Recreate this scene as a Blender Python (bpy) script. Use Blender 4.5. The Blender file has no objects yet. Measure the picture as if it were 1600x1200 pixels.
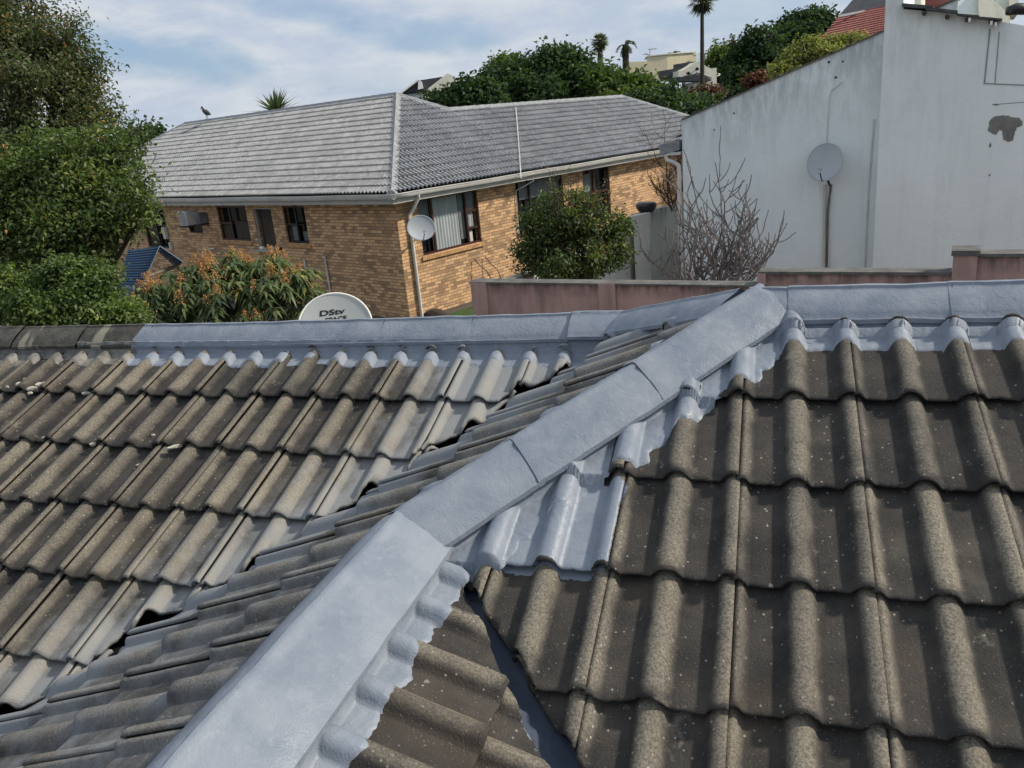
import bpy, bmesh, math, random
import numpy as np
from math import sin, cos, pi, sqrt, radians, atan2
from mathutils import Vector, Matrix, noise as mn
random.seed(7)
RNG = np.random.default_rng(7)
S = bpy.context.scene
COL = S.collection

# ------------------------------------------------------------------ camera
CP = np.array([-0.1098, -2.7103, 0.6115]); YAW, PITCH, ROLL, FPX = -0.32764, 0.3148, -0.0950, 1261.9
_f = np.array([sin(YAW)*cos(PITCH), cos(YAW)*cos(PITCH), -sin(PITCH)])
_r0 = np.array([cos(YAW), -sin(YAW), 0.0]); _u0 = np.cross(_r0, _f)
_r = _r0*cos(ROLL)+_u0*sin(ROLL); _u = -_r0*sin(ROLL)+_u0*cos(ROLL)
cd = bpy.data.cameras.new('camera'); cam = bpy.data.objects.new('camera', cd); COL.objects.link(cam)
cam.matrix_world = Matrix(((_r[0], _u[0], -_f[0], CP[0]), (_r[1], _u[1], -_f[1], CP[1]), (_r[2], _u[2], -_f[2], CP[2]), (0, 0, 0, 1)))
cd.sensor_width = 36; cd.lens = 36*FPX/1600; cd.clip_start = 0.05; cd.clip_end = 3000
S.camera = cam

# ------------------------------------------------------------------ light and sky
S.view_settings.view_transform = 'Standard'; S.view_settings.look = 'None'
S.view_settings.exposure = 0.0; S.view_settings.gamma = 1.0
SUN_EL, SUN_AZ = radians(38), radians(23)      # azimuth measured from +X towards +Y
sd = bpy.data.lights.new('sun', 'SUN'); so = bpy.data.objects.new('sun', sd); COL.objects.link(so)
sd.energy = 4.6; sd.angle = radians(4.0); sd.color = (1.0, 0.91, 0.78)
so.rotation_euler = Vector((cos(SUN_EL)*cos(SUN_AZ), cos(SUN_EL)*sin(SUN_AZ), sin(SUN_EL))).to_track_quat('Z', 'Y').to_euler()
W = bpy.data.worlds.new('World'); S.world = W; W.use_nodes = True
nt = W.node_tree; nt.nodes.clear()
class NB:
    def __init__(s, nt): s.nt = nt
    def n(s, t, **k):
        o = s.nt.nodes.new(t); ins = k.pop('ins', {})
        for a, b in k.items(): setattr(o, a, b)
        for a, b in ins.items():
            i = o.inputs[a]
            if isinstance(b, bpy.types.NodeSocket): s.nt.links.new(b, i)
            else:
                try: i.default_value = b
                except Exception: i.default_value = tuple(b)+(1,)
        return o
    def math(s, op, a, b=0.0, c=0.0, clamp=False):
        m = s.n('ShaderNodeMath', operation=op, use_clamp=clamp)
        for i, v in enumerate((a, b, c)):
            if isinstance(v, bpy.types.NodeSocket): s.nt.links.new(v, m.inputs[i])
            else: m.inputs[i].default_value = v
        return m.outputs[0]
    def vm(s, op, a, b=(0, 0, 0)):
        m = s.n('ShaderNodeVectorMath', operation=op)
        for i, v in enumerate((a, b)):
            if isinstance(v, bpy.types.NodeSocket): s.nt.links.new(v, m.inputs[i])
            else: m.inputs[i].default_value = v
        return m.outputs['Value'] if op in ('DOT_PRODUCT', 'LENGTH', 'DISTANCE') else m.outputs[0]
    def noise(s, vec=None, scale=5, detail=4, rough=.55, dist=0, w=None):
        k = {'Scale': scale, 'Detail': detail, 'Roughness': rough, 'Distortion': dist}
        if vec is not None: k['Vector'] = vec
        return s.n('ShaderNodeTexNoise', ins=k).outputs['Fac']
    def ramp(s, fac, lo, hi, a=0.0, b=1.0):
        m = s.n('ShaderNodeMapRange', interpolation_type='SMOOTHSTEP', ins={'Value': fac, 'From Min': lo, 'From Max': hi, 'To Min': a, 'To Max': b})
        return m.outputs[0]
    def mix(s, fac, a, b, blend='MIX'):
        m = s.n('ShaderNodeMix', data_type='RGBA', blend_type=blend)
        for i, v in ((0, fac), (6, a), (7, b)):
            if isinstance(v, bpy.types.NodeSocket): s.nt.links.new(v, m.inputs[i])
            else: m.inputs[i].default_value = v if i == 0 else (tuple(v)+(1,))[:4]
        return m.outputs[2]
    def attr(s, name): return s.n('ShaderNodeAttribute', attribute_name=name).outputs['Fac']
    def coord(s, which='Object'): return s.n('ShaderNodeTexCoord').outputs[which]
    def mapping(s, vec, scale=(1, 1, 1), rot=(0, 0, 0), loc=(0, 0, 0)):
        return s.n('ShaderNodeMapping', ins={'Vector': vec, 'Scale': scale, 'Rotation': rot, 'Location': loc}).outputs[0]
    def bump(s, h, strength=.3, dist=.01, normal=None):
        k = {'Height': h, 'Strength': strength, 'Distance': dist}
        if normal is not None: k['Normal'] = normal
        return s.n('ShaderNodeBump', ins=k).outputs[0]
B = NB(nt)
sky = B.n('ShaderNodeTexSky', sky_type='NISHITA', sun_disc=False, sun_elevation=SUN_EL, sun_rotation=pi/2-SUN_AZ, air_density=1.0, dust_density=0.6, ozone_density=1.6)
D0 = B.coord('Generated')
def pxdir(x, y):
    d = _r*(x-800)-_u*(y-600)+_f*FPX; return d/np.linalg.norm(d)
gap = None
wob = B.math('MULTIPLY', B.math('SUBTRACT', B.noise(B.mapping(D0, (4, 4, 9)), 3.0, 5), .5), 2.4)
for (gx, gy, wx, wy, st) in [(225, 84, 200, 34, .78), (650, 52, 130, 30, .72), (445, 10, 140, 20, .55), (560, 130, 150, 24, .3), (1180, 20, 150, 30, .45), (1400, -120, 400, 60, 1), (100, -260, 500, 90, 1)]:
    c = pxdir(gx, gy); df = B.vm('SUBTRACT', D0, tuple(c))
    a_ = B.math('DIVIDE', B.vm('DOT_PRODUCT', df, tuple(_r*cos(.09)+_u*sin(.09))), wx/FPX)
    b_ = B.math('DIVIDE', B.vm('DOT_PRODUCT', df, tuple(_u)), wy/FPX)
    m = B.math('SUBTRACT', 1.0, B.math('ADD', B.math('MULTIPLY', a_, a_), B.math('MULTIPLY', b_, b_)))
    m = B.math('MULTIPLY', B.ramp(B.math('ADD', m, wob), -.1, 1.0), st)
    gap = m if gap is None else B.math('MAXIMUM', gap, m)
n1 = B.noise(B.mapping(D0, (3.2, 3.2, 13)), 2.6, 7, .6, .6)
gap2 = B.math('MULTIPLY', B.ramp(n1, .54, .74), .38)
cover = B.math('SUBTRACT', 1.0, B.math('MAXIMUM', gap, gap2), clamp=True)
ccol = B.mix(B.ramp(B.noise(B.mapping(D0, (3, 3, 10), loc=(3, 1, 0)), 3.4, 6, .6), .3, .7), (.50, .58, .71), (.68, .72, .765))
bg1 = B.n('ShaderNodeBackground', ins={'Color': B.mix(.6, sky.outputs[0], (2.5, 4.3, 6.9)), 'Strength': .098})
bg2 = B.n('ShaderNodeBackground', ins={'Color': ccol, 'Strength': 1.0})
mx = B.n('ShaderNodeMixShader', ins={0: B.math('MULTIPLY', cover, .96), 1: bg1.outputs[0], 2: bg2.outputs[0]})
B.nt.links.new(mx.outputs[0], B.n('ShaderNodeOutputWorld').inputs[0])

# ------------------------------------------------------------------ helpers
def ray(x, y): d = _r*(x-800)-_u*(y-600)+_f*FPX; return d/FPX
def at(x, y, D): return CP+ray(x, y)*D
def onplane(uv, n, c): d = ray(*uv); return CP+d*((c-n@CP)/(n@d))
def vplane(uv, P, d): return onplane(uv, np.array([-d[1], d[0], 0.]), -d[1]*P[0]+d[0]*P[1])
def V3(*a): return np.array(a, float)
def unit(v): v = np.asarray(v, float); return v/np.linalg.norm(v)
def empty(name, loc, label=None, cat=None, group=None, rz=0):
    o = bpy.data.objects.new(name, None); COL.objects.link(o); o.location = tuple(map(float, loc)); o.rotation_euler = (0, 0, rz)
    o.empty_display_size = .2
    return tag(o, label, cat, group)
def tag(o, label=None, cat=None, group=None, kind=None):
    if label: o['label'] = label
    if cat: o['category'] = cat
    if group: o['group'] = group
    if kind: o['kind'] = kind
    return o
def link(name, me, mat=None, parent=None, smooth=False):
    o = bpy.data.objects.new(name, me); COL.objects.link(o)
    if mat is not None:
        for m in (mat if isinstance(mat, (list, tuple)) else [mat]): me.materials.append(m)
    if parent is not None:
        o.parent = parent
        if parent.type == 'EMPTY' or True:
            o.matrix_parent_inverse = root_matrix(parent).inverted()
    if smooth: me.polygons.foreach_set('use_smooth', [True]*len(me.polygons))
    return o
def root_matrix(o):
    m = Matrix.LocRotScale(o.location, o.rotation_euler, o.scale)
    return (root_matrix(o.parent) @ o.matrix_parent_inverse @ m) if o.parent else m
class MB:
    def __init__(s): s.v = []; s.f = []; s.uv = []; s.mi = []
    def poly(s, pts, uvs=None, mi=0):
        b = len(s.v); s.v += [tuple(map(float, p)) for p in pts]; s.f.append(tuple(range(b, b+len(pts)))); s.uv.append(uvs); s.mi.append(mi)
    def box(s, c, hx, hy, hz, ax=(1, 0, 0), ay=(0, 1, 0), az=(0, 0, 1), mi=0, bevel=0):
        c, ax, ay, az = (np.asarray(q, float) for q in (c, ax, ay, az))
        P = lambda i, j, k: c+ax*hx*i+ay*hy*j+az*hz*k
        for q in (((-1, -1, -1), (-1, 1, -1), (1, 1, -1), (1, -1, -1)), ((-1, -1, 1), (1, -1, 1), (1, 1, 1), (-1, 1, 1)), ((-1, -1, -1), (1, -1, -1), (1, -1, 1), (-1, -1, 1)),
                  ((-1, 1, -1), (-1, 1, 1), (1, 1, 1), (1, 1, -1)), ((-1, -1, -1), (-1, -1, 1), (-1, 1, 1), (-1, 1, -1)), ((1, -1, -1), (1, 1, -1), (1, 1, 1), (1, -1, 1))):
            s.poly([P(*t) for t in q], mi=mi)
    def prism(s, pts, off, mi=0):
        pts = [np.asarray(p, float) for p in pts]; off = np.asarray(off, float); q = [p+off for p in pts]; n = len(pts)
        s.poly(pts, mi=mi); s.poly(q[::-1], mi=mi)
        for i in range(n): s.poly([pts[i], q[i], q[(i+1) % n], pts[(i+1) % n]], mi=mi)
    def tube(s, pts, rad, seg=8, cap=True, mi=0):
        pts = [np.asarray(p, float) for p in pts]; n = len(pts)
        if not hasattr(rad, '__len__'): rad = [rad]*n
        t = unit(pts[1]-pts[0]); a = unit(np.cross(t, (0, 0, 1) if abs(t[2]) < .9 else (1, 0, 0))); b0 = len(s.v)
        for i, p in enumerate(pts):
            t = unit(pts[min(i+1, n-1)]-pts[max(i-1, 0)]); a = unit(a-t*(a@t)); bb = np.cross(t, a)
            for k in range(seg):
                th = 2*pi*k/seg; s.v.append(tuple(p+(a*cos(th)+bb*sin(th))*rad[i]))
        for i in range(n-1):
            for k in range(seg):
                s.f.append((b0+i*seg+k, b0+i*seg+(k+1) % seg, b0+(i+1)*seg+(k+1) % seg, b0+(i+1)*seg+k)); s.uv.append(None); s.mi.append(mi)
        if cap:
            s.f.append(tuple(b0+k for k in range(seg))[::-1]); s.uv.append(None); s.mi.append(mi)
            s.f.append(tuple(b0+(n-1)*seg+k for k in range(seg))); s.uv.append(None); s.mi.append(mi)
    def grid(s, P, mi=0):     # P[i][j] points
        n, m = len(P), len(P[0]); b = len(s.v)
        for r_ in P:
            for q in r_: s.v.append(tuple(map(float, q)))
        for i in range(n-1):
            for j in range(m-1): s.f.append((b+i*m+j, b+(i+1)*m+j, b+(i+1)*m+j+1, b+i*m+j+1)); s.uv.append(None); s.mi.append(mi)
    def build(s, name, mat, parent=None, smooth=False, fix=True):
        me = bpy.data.meshes.new(name); me.from_pydata(s.v, [], s.f)
        if any(u is not None for u in s.uv):
            l = me.uv_layers.new(name='UVMap'); k = 0
            for f, u in zip(s.f, s.uv):
                for j in range(len(f)): l.data[k].uv = u[j] if u else (0, 0); k += 1
        if max(s.mi, default=0): me.polygons.foreach_set('material_index', s.mi)
        if fix:
            bm = bmesh.new(); bm.from_mesh(me); bmesh.ops.remove_doubles(bm, verts=bm.verts, dist=1e-5); bmesh.ops.recalc_face_normals(bm, faces=bm.faces); bm.to_mesh(me); bm.free()
        o = link(name, me, mat, parent)
        if smooth:
            me.polygons.foreach_set('use_smooth', [True]*len(me.polygons))
            if smooth != True: me.set_sharp_from_angle(angle=radians(smooth))
        return o
def addattr(me, name, arr):
    a = me.attributes.new(name, 'FLOAT', 'POINT'); a.data.foreach_set('value', np.asarray(arr, np.float32))

# ------------------------------------------------------------------ materials
def material(name):
    m = bpy.data.materials.new(name); m.use_nodes = True; m.node_tree.nodes.clear(); return m, NB(m.node_tree)
def finish(m, b, col, rough=.8, bump=None, spec=.3, metal=0.0, extra=None):
    k = {'Base Color': col, 'Roughness': rough, 'Specular IOR Level': spec, 'Metallic': metal}
    if bump is not None: k['Normal'] = bump
    if extra: k.update(extra)
    p = b.n('ShaderNodeBsdfPrincipled', ins=k); o = b.n('ShaderNodeOutputMaterial'); b.nt.links.new(p.outputs[0], o.inputs[0]); return m
def simple(name, c1, c2=None, scale=6, rough=.7, spec=.3, bs=.15, metal=0, bscale=None, bdist=.004, stretch=(1, 1, 1)):
    m, b = material(name); co = b.mapping(b.coord(), stretch)
    n = b.noise(co, scale, 5, .6)
    col = b.mix(b.ramp(n, .3, .7), c1, c2 if c2 else tuple(x*.8 for x in c1))
    return finish(m, b, col, rough, b.bump(b.noise(co, bscale or scale*6, 4), bs, bdist), spec, metal)

PAINT = ((.172, .203, .252), (.232, .260, .304))
def paint_nodes(b, co):
    n = b.noise(co, 9, 5, .6); n2 = b.noise(b.mapping(co, (1, 1, 1)), 60, 3)
    col = b.mix(b.ramp(n, .3, .7), *PAINT)
    scuff = b.ramp(b.noise(b.mapping(co, (3, 3, 3)), 4.5, 7, .7), .62, .70)
    col = b.mix(b.math('MULTIPLY', scuff, .35), col, (.13, .16, .20))
    col = b.mix(b.math('MULTIPLY', b.ramp(b.noise(b.mapping(co, (1, 1, 1), rot=(0, 0, .8)), 34, 5, .75), .52, .75), .30), col, (.36, .39, .43))
    h = b.math('ADD', b.math('MULTIPLY', n2, .6), b.math('ADD', b.math('MULTIPLY', b.noise(co, 240, 2), .5), b.math('MULTIPLY', b.noise(co, 18, 4, .6, 1.2), 1.4)))
    return col, h
def m_paint():
    m, b = material('roof_coating'); co = b.coord(); col, h = paint_nodes(b, co)
    return finish(m, b, col, b.ramp(b.noise(co, 10, 4), .3, .7, .36, .7), b.bump(h, .42, .004), .3)
def tile_color(b, co):
    tv = b.attr('tvar'); we = b.attr('wear_shade')
    n = b.noise(co, 7, 6, .62); nf = b.noise(co, 150, 4, .7); nff = b.noise(co, 260, 2)
    base = b.mix(b.ramp(n, .3, .7), (.024, .0228, .0215), (.058, .0525, .046))
    light = b.mix(b.ramp(nf, .3, .75), (.108, .097, .079), (.232, .211, .168))
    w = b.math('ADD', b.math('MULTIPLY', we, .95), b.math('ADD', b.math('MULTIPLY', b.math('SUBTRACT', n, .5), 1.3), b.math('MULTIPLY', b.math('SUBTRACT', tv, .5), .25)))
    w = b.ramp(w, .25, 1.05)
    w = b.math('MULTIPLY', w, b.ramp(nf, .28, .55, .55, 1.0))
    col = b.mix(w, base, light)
    # warm/cold drift from tile to tile, moss
    col = b.mix(b.math('MULTIPLY', b.ramp(b.noise(co, 2.2, 4), .5, .72), .35), col, (.10, .075, .05))
    col = b.mix(1.0, col, b.mix(tv, (.80, .80, .82), (1.18, 1.16, 1.12)), 'MULTIPLY')
    pale = b.math('MULTIPLY', b.ramp(b.noise(b.mapping(co, (1, 1, 1), loc=(9, 2, 4)), 6.5, 6, .72), .62, .70), .38)
    col = b.mix(pale, col, (.27, .25, .20))
    # gritty grains and pale lichen specks
    col = b.mix(b.math('MULTIPLY', b.ramp(nff, .66, .74), .42), col, (.42, .39, .32))
    v = b.n('ShaderNodeTexVoronoi', ins={'Vector': b.mapping(co, (1, 1, 1)), 'Scale': 52, 'Randomness': 1.0})
    big = b.n('ShaderNodeTexVoronoi', ins={'Vector': b.mapping(co, (1, 1, 1), loc=(5, 3, 1)), 'Scale': 13, 'Randomness': 1.0})
    vr = b.n('ShaderNodeSeparateColor', ins={0: v.outputs['Color']}).outputs
    sp = b.math('MULTIPLY', b.ramp(b.math('ADD', v.outputs['Distance'], b.math('MULTIPLY', nff, .16)), .27, .17), b.ramp(vr[0], .42, .46))
    br = b.n('ShaderNodeSeparateColor', ins={0: big.outputs['Color']}).outputs
    sp2 = b.math('MULTIPLY', b.ramp(b.math('ADD', big.outputs['Distance'], b.math('MULTIPLY', nf, .22)), .22, .14), b.ramp(br[1], .74, .78))
    sp = b.math('MULTIPLY', b.math('MAXIMUM', sp, sp2), b.ramp(b.noise(co, 3.5, 4), .38, .6, .15, 1.0))
    col = b.mix(b.math('MULTIPLY', sp, .8), col, (.40, .38, .32))
    h = b.math('ADD', b.math('MULTIPLY', nf, 1.0), b.math('MULTIPLY', nff, .45))
    h = b.math('ADD', h, b.math('MULTIPLY', sp, .3))
    return col, h
def m_tiles():
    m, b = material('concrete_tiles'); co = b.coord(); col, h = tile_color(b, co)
    pc, ph = paint_nodes(b, co)
    # dusty overspray
    s = b.attr('spray'); sm = b.ramp(b.math('ADD', s, b.math('MULTIPLY', b.math('SUBTRACT', b.noise(co, 8, 6, .7), .5), 1.1)), .2, .9)
    col = b.mix(b.math('MULTIPLY', sm, .78), col, (.26, .28, .30))
    wm = b.math('MULTIPLY', b.attr('warmspray'), b.ramp(b.noise(co, 11, 6, .7), .25, .6))
    col = b.mix(b.math('MULTIPLY', wm, b.ramp(b.attr('wear_shade'), -.2, 1.0, .1, .45)), col, (.33, .30, .24))
    edge = b.math('MULTIPLY', b.math('SUBTRACT', b.noise(co, 30, 5, .65), .5), .035)
    pm = b.ramp(b.math('ADD', b.attr('pd'), edge), -.0015, .0015)
    col = b.mix(pm, col, pc)
    hh = b.n('ShaderNodeMix', data_type='FLOAT', ins={0: pm, 2: h, 3: b.math('MULTIPLY', ph, .6)}).outputs[0]
    r = b.n('ShaderNodeMix', data_type='FLOAT', ins={0: pm, 2: .86, 3: .40}).outputs[0]
    return finish(m, b, col, r, b.bump(hh, .75, .0035), .35)
def m_mortar():
    m, b = material('weathered_mortar'); co = b.coord()
    col = b.mix(b.ramp(b.noise(co, 16, 6, .7), .3, .7), (.10, .098, .09), (.24, .23, .205))
    pc, ph = paint_nodes(b, co)
    pm = b.ramp(b.math('ADD', b.attr('pd'), b.math('MULTIPLY', b.math('SUBTRACT', b.noise(co, 18, 5, .65), .5), .06)), -.002, .002)
    return finish(m, b, b.mix(pm, col, pc), .6, b.bump(ph, .6, .004), .4)
M = {}
M['paint'] = m_paint(); M['tiles'] = m_tiles(); M['mortar'] = m_mortar()
M['underlay'] = simple('underlay', (.012, .012, .014), rough=.9)
def m_gutter_metal():
    m, b = material('painted_valley'); co = b.coord()
    rust = b.ramp(b.noise(co, 26, 6, .75), .56, .64)
    col = b.mix(b.ramp(b.noise(co, 6, 4), .3, .7), (.040, .055, .085), (.065, .085, .125))
    col = b.mix(b.math('MULTIPLY', rust, .7), col, (.03, .028, .03))
    return finish(m, b, col, .45, b.bump(b.noise(co, 40, 4), .3, .003), .4)
M['valley'] = m_gutter_metal()
def m_oldcap():
    m, b = material('old_ridge_concrete'); co = b.coord()
    st = b.noise(b.mapping(co, (7, 1.2, 1.2)), 1.3, 4, .5)
    col = b.mix(b.ramp(b.noise(co, 14, 6, .7), .3, .72), (.035, .034, .03), (.10, .095, .08))
    col = b.mix(b.math('MULTIPLY', b.ramp(st, .56, .62), .8), col, (.27, .25, .19))
    col = b.mix(b.math('MULTIPLY', b.ramp(b.noise(co, 180, 2), .66, .72), .5), col, (.4, .38, .32))
    pc, ph = paint_nodes(b, co)
    pm = b.ramp(b.math('ADD', b.attr('pd'), b.math('MULTIPLY', b.math('SUBTRACT', b.noise(co, 22, 5, .65), .5), .06)), -.002, .002)
    return finish(m, b, b.mix(pm, col, pc), .8, b.bump(b.noise(co, 90, 4), .6, .004), .3)
M['oldcap'] = m_oldcap()
def m_brick():
    m, b = material('face_brick'); uv = b.coord('UV')
    def tex(c1, c2, mo, bias):
        t = b.n('ShaderNodeTexBrick', ins={'Vector': uv, 'Color1': c1, 'Color2': c2, 'Mortar': mo, 'Scale': 1.0, 'Mortar Size': .0065, 'Mortar Smooth': .15, 'Bias': bias, 'Brick Width': .232, 'Row Height': .086})
        t.offset = .5; t.squash = 1.0; return t
    t = tex((0, 0, 0, 1), (1, 1, 1, 1), (0, 0, 0, 1), 0)
    f = b.n('ShaderNodeSeparateColor', ins={0: t.outputs['Color']}).outputs[0]
    dark = b.math('MULTIPLY', b.ramp(f, .42, .8), b.ramp(b.noise(b.mapping(uv, (1.0, 1.6, 1)), 1.1, 3), .3, .6))
    c = b.mix(b.ramp(f, 0, 1), (.69, .43, .235), (.50, .31, .175))
    c = b.mix(b.math('MULTIPLY', dark, .85), c, (.22, .14, .09))
    c = b.mix(b.math('MULTIPLY', b.ramp(b.noise(uv, 90, 4, .7), .35, .7), .3), c, (.66, .45, .25))
    c = b.mix(b.ramp(b.noise(uv, .8, 5, .6), .45, .75, 0, .35), c, (.30, .18, .10))
    c = b.mix(t.outputs['Fac'], c, (.21, .14, .085))
    h = b.math('ADD', b.math('MULTIPLY', t.outputs['Fac'], -1.2), b.math('MULTIPLY', b.noise(uv, 140, 3), .35))
    return finish(m, b, c, .85, b.bump(h, .9, .008), .25)
M['brick'] = m_brick()
def m_graytile():
    m, b = material('grey_roof_tiles'); co = b.coord()
    c = b.mix(b.ramp(b.noise(co, 1.2, 7, .68), .3, .7), (.185, .195, .202), (.285, .295, .30))
    c = b.mix(b.math('MULTIPLY', b.ramp(b.noise(co, 9, 6, .75), .42, .64), .6), c, (.47, .475, .475))
    c = b.mix(b.math('MULTIPLY', b.ramp(b.attr('tvar'), .5, 1.0), .35), c, (.18, .185, .19))
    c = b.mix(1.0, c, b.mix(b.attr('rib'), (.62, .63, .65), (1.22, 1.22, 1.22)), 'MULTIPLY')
    c = b.mix(b.ramp(b.attr('tvar'), 1.05, 1.7), c, (.03, .03, .032))  # near-black course noses: shadow under the tile tails painted in, with moss
    return finish(m, b, c, .8, b.bump(b.noise(co, 60, 4), .4, .006), .3)
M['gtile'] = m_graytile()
M['gcap'] = simple('grey_cap', (.30, .315, .325), (.20, .21, .22), 7, .8)
M['white_metal'] = simple('white_gutter', (.62, .61, .58), (.50, .49, .46), 2.5, .45, .4, .05)
M['fascia'] = simple('fascia', (.52, .50, .46), (.42, .41, .38), 3, .6)
M['pvc'] = simple('white_pvc', (.68, .66, .62), (.55, .53, .50), 3, .4, .4, .05)
def m_plaster(name, c1, c2, stain, amount=.5, sc=1.0):
    m, b = material(name); co = b.coord()
    c = b.mix(b.ramp(b.noise(co, .9*sc, 6, .6), .3, .7), c1, c2)
    st = b.noise(b.mapping(co, (3.2, 3.2, .35)), 1.6*sc, 6, .65)
    c = b.mix(b.math('MULTIPLY', b.ramp(st, .5, .75), amount), c, stain)
    c = b.mix(b.math('MULTIPLY', b.ramp(b.noise(co, 14*sc, 6, .7), .56, .7), .22), c, stain)
    top = b.attr('dirt'); c = b.mix(b.math('MULTIPLY', top, b.ramp(b.noise(b.mapping(co, (2.2, 2.2, .6)), 2.5, 6, .7), .35, .62)), c, tuple(x*.45 for x in stain))
    return finish(m, b, c, .9, b.bump(b.math('ADD', b.noise(co, 28, 4, .6), b.math('MULTIPLY', b.noise(co, 3, 4), 3)), .35, .012), .2)
M['white'] = m_plaster('white_plaster', (.81, .875, .865), (.75, .815, .81), (.57, .62, .61), .42)
M['white2'] = m_plaster('white_plaster_near', (.81, .865, .845), (.755, .81, .79), (.58, .62, .60), .35)
M['grey_wall'] = m_plaster('stained_plaster', (.62, .61, .55), (.52, .51, .46), (.27, .27, .23), .6)
M['pink'] = m_plaster('pink_plaster', (.49, .325, .295), (.39, .255, .235), (.25, .18, .17), .75, 1.6)
M['cream'] = m_plaster('cream_plaster', (.66, .60, .40), (.60, .54, .36), (.45, .42, .3), .3)
M['cream2'] = m_plaster('pale_plaster', (.72, .70, .58), (.66, .64, .52), (.45, .44, .36), .4)
M['patch'] = simple('bare_cement', (.25, .245, .225), (.16, .158, .145), 5, .95, bs=.5, bdist=.01)
M['coping'] = simple('coping', (.16, .155, .145), (.085, .083, .08), 5, .9, bs=.5, bdist=.01)
M['frame'] = simple('brown_timber', (.060, .022, .014), (.035, .014, .010), 5, .45, .4)
M['frame2'] = simple('dark_frame', (.028, .022, .020), (.018, .015, .014), 5, .5)
M['alu'] = simple('alu_frame', (.45, .45, .44), None, 4, .5)
def m_glass():
    m, b = material('window_glass')
    return finish(m, b, (.012, .014, .016), .06, None, .35)
M['glass'] = m_glass()
M['curtain'] = simple('curtain', (.40, .44, .45), (.30, .335, .35), 2.2, .9, stretch=(1.5, 1.5, .3))
M['curtain_dark'] = simple('curtain_dark', (.09, .075, .06), (.045, .04, .035), 4, .9, stretch=(6, 6, .3))
M['blind'] = simple('blind', (.18, .20, .21), (.13, .145, .15), 3, .8)
M['black'] = simple('black_plastic', (.012, .012, .013), None, 4, .35, .5)
M['steel'] = simple('dark_steel', (.06, .055, .05), (.03, .028, .026), 8, .6)
M['rust'] = simple('rusty_bracket', (.07, .045, .03), (.03, .022, .018), 12, .8)
M['dish'] = simple('dish_paint', (.40, .43, .46), (.36, .39, .42), 2, .45, .4, .03)
M['dishwhite'] = simple('dish_white', (.44, .46, .455), (.39, .41, .405), 2, .45, .4, .03)
M['rim'] = simple('dish_rim', (.80, .79, .74), (.72, .71, .66), 5, .4)
M['ink'] = simple('print_ink', (.01, .01, .012), None, 4, .5)
M['ac'] = simple('ac_casing', (.58, .57, .53), (.46, .45, .42), 3, .5)
M['acgrey'] = simple('ac_grey', (.16, .17, .19), (.10, .105, .12), 3, .5)
def m_canopy():
    m, b = material('blue_sheet'); u = b.attr('rib')
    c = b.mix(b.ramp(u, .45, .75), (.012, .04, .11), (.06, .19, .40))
    c = b.mix(b.math('MULTIPLY', b.ramp(b.noise(b.coord(), 5, 5, .7), .5, .7), .3), c, (.12, .15, .17))
    return finish(m, b, c, .6, None, .25)
M['canopy'] = m_canopy()
M['tarp'] = simple('blue_tarp', (.22, .27, .33), (.15, .19, .24), 3, .6)
M['timber'] = simple('grey_timber', (.20, .16, .11), (.12, .10, .07), 8, .85)
M['bark'] = simple('bark', (.055, .045, .035), (.028, .023, .018), 9, .95, bs=.7, bdist=.01)
M['figbark'] = simple('pale_bark', (.22, .20, .19), (.12, .11, .107), 7, .85, bs=.4)
M['redtwig'] = simple('brown_twig', (.10, .05, .035), (.06, .032, .024), 7, .85)
M['slate'] = simple('dark_slate', (.055, .058, .068), (.038, .04, .048), 3, .8)
M['redroof'] = simple('red_tile', (.30, .10, .085), (.19, .065, .055), 4, .75)
M['orangeroof'] = simple('terracotta', (.36, .15, .09), (.22, .10, .07), 2.5, .8)
M['bird'] = simple('bird_feather', (.075, .065, .058), (.035, .032, .032), 20, .7)
M['grass'] = simple('lawn', (.05, .095, .022), (.028, .055, .014), 3, .95, bs=.6, bdist=.03)
M['joint'] = simple('plaster_joint', (.30, .31, .30), (.24, .25, .24), 5, .9)
M['earth'] = simple('garden_soil', (.105, .095, .075), (.065, .06, .045), 1.2, .95, bs=.6, bdist=.03)
M['crumb'] = simple('mortar_crumb', (.52, .50, .42), (.36, .34, .28), 30, .9, bs=.6)
M['fibre'] = simple('old_fibre_sheet', (.12, .125, .115), (.06, .065, .06), 6, .9)
M['reflect'] = simple('pale_reflection', (.62, .60, .56), (.5, .48, .45), 3, .7)  # flat pale panel painted as a reflection in the wide window
def m_leaf(name, cols, extra=None, trans=.32, rough=.5, cen=None):
    m, b = material(name); v = b.attr('lv')
    r = b.n('ShaderNodeValToRGB', ins={0: v}); e = r.color_ramp.elements
    while len(e) < len(cols): e.new(.5)
    for i, (p, c) in enumerate(cols): e[i].position = p; e[i].color = tuple(c)+(1,)
    c = r.outputs[0]
    p = b.n('ShaderNodeBsdfPrincipled', ins={'Base Color': c, 'Roughness': rough, 'Specular IOR Level': .3 if 'far' not in name else .1})
    t = b.n('ShaderNodeBsdfTranslucent', ins={'Color': b.mix(1.0, c, (1.3, 1.6, .7), 'MULTIPLY')})
    mxx = b.n('ShaderNodeMixShader', ins={0: trans, 1: p.outputs[0], 2: t.outputs[0]}); o = b.n('ShaderNodeOutputMaterial'); b.nt.links.new(mxx.outputs[0], o.inputs[0]); return m
M['leaf_old'] = m_leaf('leaf_old', [(0, (0.041, 0.057, 0.030)), (.45, (0.084, 0.105, 0.049)), (.78, (0.142, 0.146, 0.068)), (.94, (0.216, 0.142, 0.074)), (1, (0.324, 0.149, 0.074))])
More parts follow.
